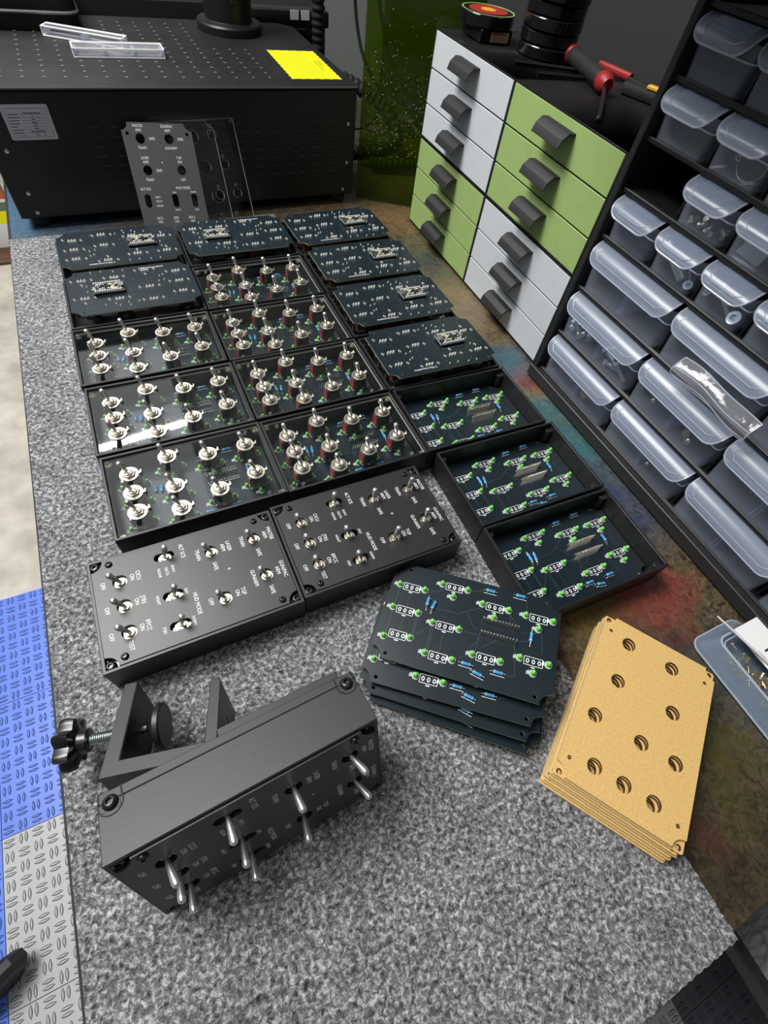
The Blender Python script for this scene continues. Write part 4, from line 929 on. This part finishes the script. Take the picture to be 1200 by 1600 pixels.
def bin_parts(wd, h, small):
    D = 0.118; t_ = 0.0011
    def loop(l_, w0, r, z_, y0): return [(x + l_ / 2, y + w0 / 2 + y0, z_) for x, y in rrect(l_, w0, r, 3)]
    b = MB(); hb = h * 0.80; ins = 0.0022
    def sh(l): return l
    o0 = [(ins + x, y, z_) for x, y, z_ in loop(wd - 2 * ins, D - ins, 0.004, 0.0, ins * 0.9)]
    o1 = loop(wd, D, 0.004, hb, 0.0)
    i1 = [(t_ + x, y, z_) for x, y, z_ in loop(wd - 2 * t_, D - 2 * t_, 0.0032, hb, t_)]
    i0 = [(ins + t_ + x, y, z_) for x, y, z_ in loop(wd - 2 * ins - 2 * t_, D - ins - 2 * t_, 0.0032, t_, ins * 0.9 + t_)]
    b.rings([o0, o1, i1, i0]); body = b.mesh('bin_body', ['bin_plastic'], ang=50)
    # rim line and bright lower edge
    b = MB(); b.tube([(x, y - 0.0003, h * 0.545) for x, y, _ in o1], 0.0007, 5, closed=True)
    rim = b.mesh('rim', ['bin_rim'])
    # hood: curved pull lip
    b = MB(); K = 7; N_ = 10; z0 = h; dz = h * (0.40 if small else 0.37); dy = 0.0125 if small else 0.0120
    def prof(t, off):
        a = t * PI / 2
        return 0.006 - (dy + 0.006 - off) * math.sin(a), z0 - off - (dz - off * 0.2) * (1 - math.cos(a)) ** 0.9
    loops = []
    for i in range(N_ + 1):
        u = i / N_; lo = []
        e = min(u, 1 - u) * wd; rr = 0.011
        for t in [k / K for k in range(K + 1)]:
            y, z_ = prof(t, 0)
            lo.append((u, t, y, z_))
        loops.append(lo)
    N_ = 24
    def TM_(u):
        e = min(u, 1 - u) * wd; rr = 0.013
        return 1.0 if e >= rr else 1.0 - 0.62 * (1 - math.sqrt(max(0.0, 1 - (1 - e / rr) ** 2)))
    us = [0.5 - 0.5 * math.cos(PI * i / N_) for i in range(N_ + 1)]
    X = lambda u: 0.0006 + u * (wd - 0.0012)
    R_ = []
    for u in us:
        tm = TM_(u)
        R_.append([(X(u), *prof(tm * k / K, 0)) for k in range(K + 1)] + [(X(u), *prof(tm * k / K, 0.0011)) for k in range(K, -1, -1)])
    b.rings(R_); hood = b.mesh('hood', ['bin_hood'], ang=50)
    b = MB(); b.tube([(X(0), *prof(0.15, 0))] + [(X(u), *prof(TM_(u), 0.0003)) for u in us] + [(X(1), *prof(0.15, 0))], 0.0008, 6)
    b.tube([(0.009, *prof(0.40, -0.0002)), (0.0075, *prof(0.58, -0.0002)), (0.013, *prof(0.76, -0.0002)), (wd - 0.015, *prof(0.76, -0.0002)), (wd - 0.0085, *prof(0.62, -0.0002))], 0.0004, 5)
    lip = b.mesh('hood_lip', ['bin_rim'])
    rib = None
    if small:
        b = MB()
        for k in range(9):
            t = 0.12 + 0.055 * k; y, z_ = prof(t, -0.0002); b.box((wd * 0.52, y, z_), (wd * 0.62, 0.0005, 0.0005))
        rib = b.mesh('grip_rib', ['bin_hood'], False)
    return body, rim, hood, lip, rib
BIN = {}
def bin_(r, c, lab, divider=False):
    small = r >= 3; xs = SMX if small else BIGX
    wd = xs[c + 1] - xs[c] - 0.0056; h = SZ[r + 1] - SZ[r] - 0.0050
    key = (round(wd, 4), round(h, 4))
    if key not in BIN: BIN[key] = bin_parts(wd, h, small)
    body, rim, hood, lip, rib = BIN[key]
    t = thing('parts_bin', lab, 'bin', org(xs[c] + 0.0034, 0.0, SZ[r] + 0.0004), ROT_O, 'clear bins of the organizer')
    obj('bin_body', body, t); obj('rim', rim, t); hd = obj('hood', hood, t); obj('hood_lip', lip, hd)
    if rib:
        q = obj('grip_rib', rib, hd); q['kind'] = 'stuff'
    if not small:
        b = MB(); 
        for s_ in (-1, 1): b.box((wd * 0.5 + s_ * 0.0016, 0.058, h * 0.37), (0.0009, 0.108, h * 0.68))
        obj('bin_divider', b.mesh('bin_divider', ['bin_rim' if divider else 'bin_hood'], False), t)
    return t, wd, h
names_ = {(0, 0): 'wide bin at the organizer base, next to the drawer cabinet', (0, 1): 'second wide bin along the organizer base', (0, 2): 'third wide bin along the organizer base', (0, 3): 'fourth wide bin along the organizer base, cut off by the picture edge',
          (1, 0): 'wide bin full of hardware in the second shelf row, next to the drawer cabinet', (1, 1): 'wide bin under the loose plastic bag in the second shelf row', (1, 2): 'wide bin in the second shelf row by the picture edge', (2, 0): 'wide bin in the third shelf row, next to the drawer cabinet',
          (2, 1): 'wide bin in the third shelf row with a plastic bag hanging on it', (2, 2): 'wide bin in the third shelf row by the picture edge', (3, 0): 'small empty bin below the empty organizer slot', (3, 1): 'small bin holding a large silver bolt', (3, 2): 'small bin holding bolts and a round washer', (3, 3): 'small bin in the lowest small-bin row by the picture edge',
          (4, 1): 'small bin half full of little brass fittings', (4, 2): 'small bin holding a silver two-hole bracket', (5, 0): 'small empty bin above the empty organizer slot', (5, 1): 'small bin holding a wire ring and tags', (5, 2): 'small bin of the sixth row cut off by the picture edge', (6, 0): 'small empty bin in the top row of the organizer', (6, 1): 'small bin with dark red parts in the top row'}
for (r, c), lab in names_.items(): bin_(r, c, lab)

# ---- loose contents of the bins
def bolt(lab, p, q, r, head, m='silver', group=None):
    t = thing('bolt', lab, 'bolt', p, (0, 0, 0), group); P = Vector((0, 0, 0)); Q = Vector(q) - Vector(p); d = Q.normalized()
    b = MB(); b.lathe([(r, 0), (r, Q.length * 0.96), (r * 0.8, Q.length)], 12, 0, (0, 0, 0), d); obj('shank', b.mesh('shank', [m]), t)
    b = MB(); b.lathe([(head * 0.9, -head * 0.9), (head, -head * 0.75), (head, 0), (r, 0.0002)], 6 if head < 0.006 else 14, 0, (0, 0, 0), d); obj('head', b.mesh('head', [m]), t)
zb = SZ[3] + 0.0018
bolt('large silver bolt standing slantwise in a small bin', org(0.0835, 0.006, zb + 0.021), org(0.110, 0.007, zb + 0.0055), 0.0050, 0.0072)
bolt('thin silver pin beside the large bolt', org(0.100, 0.012, zb + 0.020), org(0.114, 0.012, zb + 0.006), 0.0012, 0.0020)
bolt('brass-coloured bolt in the bin with the round washer', org(0.150, 0.007, zb + 0.015), org(0.166, 0.007, zb + 0.005), 0.0022, 0.0046, 'nickel')
bolt('short silver screw in the bin with the round washer', org(0.144, 0.014, zb + 0.018), org(0.156, 0.015, zb + 0.014), 0.0018, 0.0034)
def washer_obj(lab, loc, R_, ri, ax, m='silver'):
    b = MB(); b.lathe([(ri, 0), (R_, 0), (R_, 0.0014), (ri, 0.0014), (ri, 0)], 20, 0, (0, 0, 0), ax); thing('washer', lab, 'washer', loc, (0, 0, 0), None, b.mesh('washer', [m]))
washer_obj('round silver washer lying against the front of a small bin', org(0.171, 0.0065, zb + 0.0065), 0.0056, 0.0026, (-0.8, 0, 0.5)); washer_obj('silver ring at the far end of the bolt bin', org(0.1375, 0.007, zb + 0.010), 0.0036, 0.0022, (-0.7, 0.3, 0.5))
washer_obj('dull grey ring beside the large silver bolt', org(0.1165, 0.008, zb + 0.0040), 0.0042, 0.002, (-0.6, -0.2, 0.6))
random.seed(21); zf = SZ[4] + 0.0018
b = MB(); b.lathe([(0.0014, -0.003), (0.0026, -0.0028), (0.0026, -0.0005), (0.0018, 0.0), (0.0018, 0.003), (0.0014, 0.0032)], 8); FIT = b.mesh('brass_fitting', ['nickel'])
for k in range(22):
    s_ = random.uniform(0.076, 0.1165); d = random.uniform(0.008, 0.03)
    thing('brass_fitting', 'little metal fitting heaped in the half-full small bin', 'fitting', org(s_, d, zf + 0.003 + random.choice((0, 0.0, 0.005, 0.0095)) * (1 if s_ < 0.105 else 0.4)), (random.uniform(0.3, 2.6), random.uniform(0, 3), random.uniform(0, 3)), 'metal fittings heaped in a bin', FIT)
br = thing('bracket', 'silver two-hole bracket leaning in a small bin', 'bracket', org(0.1375, 0.013, zf + 0.0005), (math.radians(-8), 0, -PI / 2))
b = MB(); b.plate([(-0.004, 0), (0.020, -0.001), (0.021, 0.008), (0.026, 0.016), (0.024, 0.021), (0.016, 0.0205), (0.010, 0.017), (0.004, 0.0225), (-0.004, 0.021), (-0.005, 0.014), (-0.002, 0.008)], [circ(-0.0005, 0.0172, 0.0026, 10), circ(0.0205, 0.0165, 0.0026, 10)], -0.002, 0.002)
b2 = MB(); b2.v = [Matrix.Rotation(PI / 2, 4, 'X') @ v for v in b.v]; b2.f = b.f; b2.m = b.m; obj('plate', b2.mesh('plate', ['silver'], bevel=0.0004), br)
zr = SZ[5] + 0.002
b = MB(); b.tube([(0, 0.012 * math.cos(a) , 0.011 + 0.0105 * math.sin(a)) for a in [2 * PI * i / 28 for i in range(28)]], 0.0005, 5, closed=True); thing('wire_ring', 'thin wire ring standing in an upper small bin', 'ring', org(0.1045, 0.009, zr), (0, 0.15, 0), None, b.mesh('wire_ring', ['nickel']))
for k, (s_, d, z_, rz, lab) in enumerate(((0.0815, 0.007, 0.001, 0.1, 'flat grey tag at the cabinet-side of the wire-ring bin'), (0.1125, 0.008, 0.001, -0.1, 'flat grey tag below the wire ring'))):
    b = MB(); b.plate(rrect(0.012, 0.006, 0.0015, 3), [circ(0.004, 0, 0.0008, 8)], 0, 0.0015); thing('metal_tag', lab, 'tag', org(s_, d, zr + z_), (0, 0.4, PI / 2 + rz), None, b.mesh('metal_tag', ['foil_label']))
b = MB(); b.plate([(-0.0028, 0), (0, -0.0028), (0.0028, 0), (0, 0.0028)], [circ(0, 0, 0.0012, 8)], 0, 0.001); thing('square_nut', 'tiny square nut beside the wire ring', 'nut', org(0.0935, 0.0048, zr + 0.0125), (0, PI / 2, 0), None, b.mesh('square_nut', ['foil_label']))
# wide bin full of hardware
z1 = SZ[1] + 0.0018
for k in range(9):
    s_ = (0.019, 0.026, 0.033, 0.04, 0.047, 0.031, 0.043, 0.022, 0.037)[k]; d = (0.010, 0.012, 0.009, 0.011, 0.010, 0.022, 0.02, 0.024, 0.012)[k]; hh = (0.006, 0.012, 0.006, 0.017, 0.012, 0.018, 0.007, 0.006, 0.008)[k]
    b = MB(); b.plate(hexagon(0.0058), [circ(0, 0, 0.003, 10)], -0.0028, 0.0028); thing('hex_nut', 'silver hex nut heaped in the wide hardware bin', 'nut', org(s_, d, z1 + hh), (random.uniform(0.4, 1.4), random.uniform(0, 1.2), random.uniform(0, 3)), 'hex nuts in the wide bin', b.mesh('hex_nut', ['silver'], bevel=0.0003))
for k, (s_, z_, a, lab) in enumerate(((0.026, 0.010, 0.5, 'silver bolt lying among the hex nuts'), (0.083, 0.012, 0.3, 'upper silver bolt in the second half of the hardware bin'), (0.092, 0.006, -0.2, 'lower silver bolt in the second half of the hardware bin'), (0.105, 0.007, 0.6, 'silver bolt at the far end of the hardware bin'))):
    bolt(lab, org(s_ - 0.006, 0.010, z1 + z_ + 0.006 * a), org(s_ + 0.011, 0.011, z1 + z_ - 0.008 * a), 0.0026, 0.0050)
for k, (s_, z_, lab) in enumerate(((0.078, 0.017, 'brass-coloured fitting in the hardware bin, upper'), (0.090, 0.018, 'brass-coloured fitting in the hardware bin beside the divider end'))):
    b = MB(); b.lathe([(0.002, -0.006), (0.0052, -0.0055), (0.0052, -0.001), (0.0038, 0.0), (0.0038, 0.006), (0.002, 0.0062)], 10); thing('pipe_fitting', lab, 'fitting', org(s_, 0.014, z1 + z_), (1.2, 0.4 * k, 0.8), None, b.mesh('pipe_fitting', ['nickel']))
def knob(lab, s_, z_, row, r=0.0035, m='nickel'):
    b = MB(); b.lathe([(r * 0.5, -0.003), (r, -0.0015), (r, 0.0), (r * 0.6, 0.0012), (0.0002, 0.0014)], 14); thing('knob', lab, 'knob', org(s_, 0.006, SZ[row] + z_), (0, -PI / 2, 0), 'loose round parts in wide bins', b.mesh('knob', [m]))
knob('single round metal part in the wide bin under the loose bag', 0.158, 0.014, 1); knob('brass part in the second half of the bin under the loose bag', 0.207, 0.014, 1, 0.0045, 'brass'); knob('pale part beside the brass part under the loose bag', 0.213, 0.009, 1, 0.0035)
knob('yellowish round part in the base bin next to the drawer cabinet', 0.082, 0.013, 0, 0.0055, 'brass'); knob('tiny round part before the divider of the second base bin', 0.181, 0.021, 0, 0.003); knob('tiny round part past the divider of the second base bin', 0.197, 0.011, 0, 0.0028)
# plastic bag hanging on the third-row bin
b = MB(); NU, NV = 10, 8; V = []
for i in range(NU + 1):
    for j in range(NV + 1):
        u, v = i / NU, j / NV
        V.append((0.088 * u, -0.010 - 0.009 * math.sin(v * PI) - 0.0015 * math.sin(9 * u + 3 * v), 0.021 * (v - 0.5) + 0.0015 * math.sin(5 * u)))
F = [(i * (NV + 1) + j, (i + 1) * (NV + 1) + j, (i + 1) * (NV + 1) + j + 1, i * (NV + 1) + j + 1) for i in range(NU) for j in range(NV)]
V2 = [(x, y + 0.006 - 0.006 * abs(2 * ((k % (NV + 1)) / NV) - 1), z_) for k, (x, y, z_) in enumerate(V)]
b.add(V, F); b.add(V2, [f[::-1] for f in F])
bag = thing('plastic_bag', 'crumpled clear plastic bag hanging between two wide bins', 'bag', org(0.168, -0.004, 0.140), ROT_O, None)
obj('film', b.mesh('film', ['bag_plastic'], ang=80), bag)
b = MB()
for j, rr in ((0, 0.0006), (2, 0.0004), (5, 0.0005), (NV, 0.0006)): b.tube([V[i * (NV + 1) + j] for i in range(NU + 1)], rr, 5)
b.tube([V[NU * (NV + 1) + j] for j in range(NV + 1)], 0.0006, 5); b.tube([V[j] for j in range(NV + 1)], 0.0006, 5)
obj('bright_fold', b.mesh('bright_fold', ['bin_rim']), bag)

# ================================================================== clear storage box with screws at the bench edge
sb = thing('storage_box', 'clear shallow storage box at the picture edge, in front of the organizer', 'box', (0.2175, -0.4120, 0.0), (0, 0, -PI / 2))
# local x runs towards the viewer (world -y), local y towards the organizer (world +x)
BL_, BW_, BH_ = 0.150, 0.062, 0.020
def lp(l_, w_, r, z_, o): return [(x + l_ / 2 + o, y + w_ / 2 + o, z_) for x, y in rrect(l_, w_, r, 4)]
b = MB(); b.rings([lp(BL_, BW_, 0.010, 0.0004, 0), lp(BL_, BW_, 0.010, 0.0025, 0), lp(BL_ - 0.006, BW_ - 0.006, 0.008, 0.0030, 0.003), lp(BL_ - 0.016, BW_ - 0.018, 0.008, BH_, 0.009), lp(BL_ - 0.018, BW_ - 0.020, 0.007, BH_, 0.010), lp(BL_ - 0.010, BW_ - 0.010, 0.007, 0.0016, 0.005)])
obj('tray', b.mesh('tray', ['tray_plastic'], ang=50), sb)
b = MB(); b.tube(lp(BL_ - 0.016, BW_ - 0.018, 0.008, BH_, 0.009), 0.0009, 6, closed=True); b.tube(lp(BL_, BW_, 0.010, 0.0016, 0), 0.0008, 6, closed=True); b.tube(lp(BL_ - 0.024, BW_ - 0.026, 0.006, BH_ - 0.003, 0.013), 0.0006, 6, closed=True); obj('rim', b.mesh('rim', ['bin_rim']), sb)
b = MB(); b.box((0.0700, 0.0455, BH_ + 0.0014), (0.124, 0.031, 0.0010)); lbl = thing('paper_label', 'white paper label with a bar code in the clear storage box', 'label', (0.2175, -0.4120, 0.0), (0, 0, -PI / 2)); obj('sheet', b.mesh('sheet', ['paper'], False), lbl)
b = MB(); zz = BH_ + 0.00195
for k in range(16):
    wdt = (0.0004, 0.0009, 0.0005, 0.0013)[k % 4]
    flat_rect(b, 0.044 + k * 0.0016, 0.052, zz, wdt, 0.010)
flat_rect(b, 0.034, 0.0475, zz, 0.0018, 0.014); flat_rect(b, 0.0375, 0.048, zz, 0.0012, 0.012); flat_rect(b, 0.0445, 0.0400, zz, 0.0030, 0.016)
for k in range(4): flat_rect(b, 0.036 + k * 0.0, 0.030 + k * 0.0018, zz, 0.012 - k * 0.001, 0.0004)
for k in range(3): flat_rect(b, 0.074, 0.036 + k * 0.003, zz, 0.04, 0.0005)
obj('printing', b.mesh('printing', ['ink'], False), lbl)
b = MB(); random.seed(4)
for k in range(90):
    p = Vector((random.uniform(0.022, 0.115), random.uniform(0.013, 0.028), 0.004 + random.uniform(0, 0.011))); d = Vector((random.uniform(-1, 1), random.uniform(-1, 1), random.uniform(-0.4, 0.4))).normalized()
    b.lathe([(0.0005, 0), (0.0007, 0.0045), (0.0016, 0.0050), (0.0015, 0.0060)], 6, 0, p, d)
o = thing('brass_screws', 'heap of small brass screws in a bag inside the clear storage box', 'screws', (0.2175, -0.4120, 0.0), (0, 0, -PI / 2), None, b.mesh('brass_screws', ['brass'])); o['kind'] = 'stuff'
b = MB(); b.tube([(0.2400, -0.4045, 0.0240), (0.2560, -0.492, 0.0250)], [0.0009, 0.0014], 8); thing('steel_needle', 'long thin steel needle lying across the clear storage box', 'tool', me=b.mesh('steel_needle', ['bright_steel']))

# ================================================================== beyond the bench edge
cs_ = thing('chair_caster', 'black chair caster standing on the grey floor tile', 'caster', (-0.662, -0.372, FZ), (0, 0, 0.55))
b = MB(); b.lathe([(0.010, -0.014), (0.026, -0.014), (0.030, -0.010), (0.030, 0.010), (0.026, 0.014), (0.010, 0.014)], 28, 0, (0, 0, 0.030), (0, 1, 0)); obj('wheel', b.mesh('wheel', ['rubber']), cs_)
b = MB(); b.tube([(-0.031, 0, 0.036), (-0.024, 0, 0.056), (0, 0, 0.064), (0.024, 0, 0.056), (0.032, 0, 0.036)], 0.016, 8); obj('hood', b.mesh('hood', ['handle']), cs_)
pb = thing('printed_carton', 'carton with orange, yellow and white print beyond the bench', 'carton', (-0.722, 1.965, FZ + 0.008))
z_ = 0
for hgt, m, nm in ((0.050, 'paper', 'lower_print'), (0.035, 'paper', 'white_print'), (0.045, 'yellow_print', 'yellow_band'), (0.030, 'green_print', 'green_band'), (0.010, 'paper', 'white_band'), (0.042, 'orange_print', 'orange_band'), (0.02, 'rubber', 'lid')):
    b = MB(); b.box((0, 0, z_ + hgt / 2), (0.44, 0.06, hgt)); obj(nm, b.mesh(nm, [m], False), pb); z_ += hgt
b = MB(); b.box((-0.76, 1.93, FZ), (0.56, 0.19, 0.014)); thing('wooden_plank', 'dark brown wooden plank under the printed carton', 'plank', me=b.mesh('wooden_plank', ['wood_brown'], bevel=0.003))
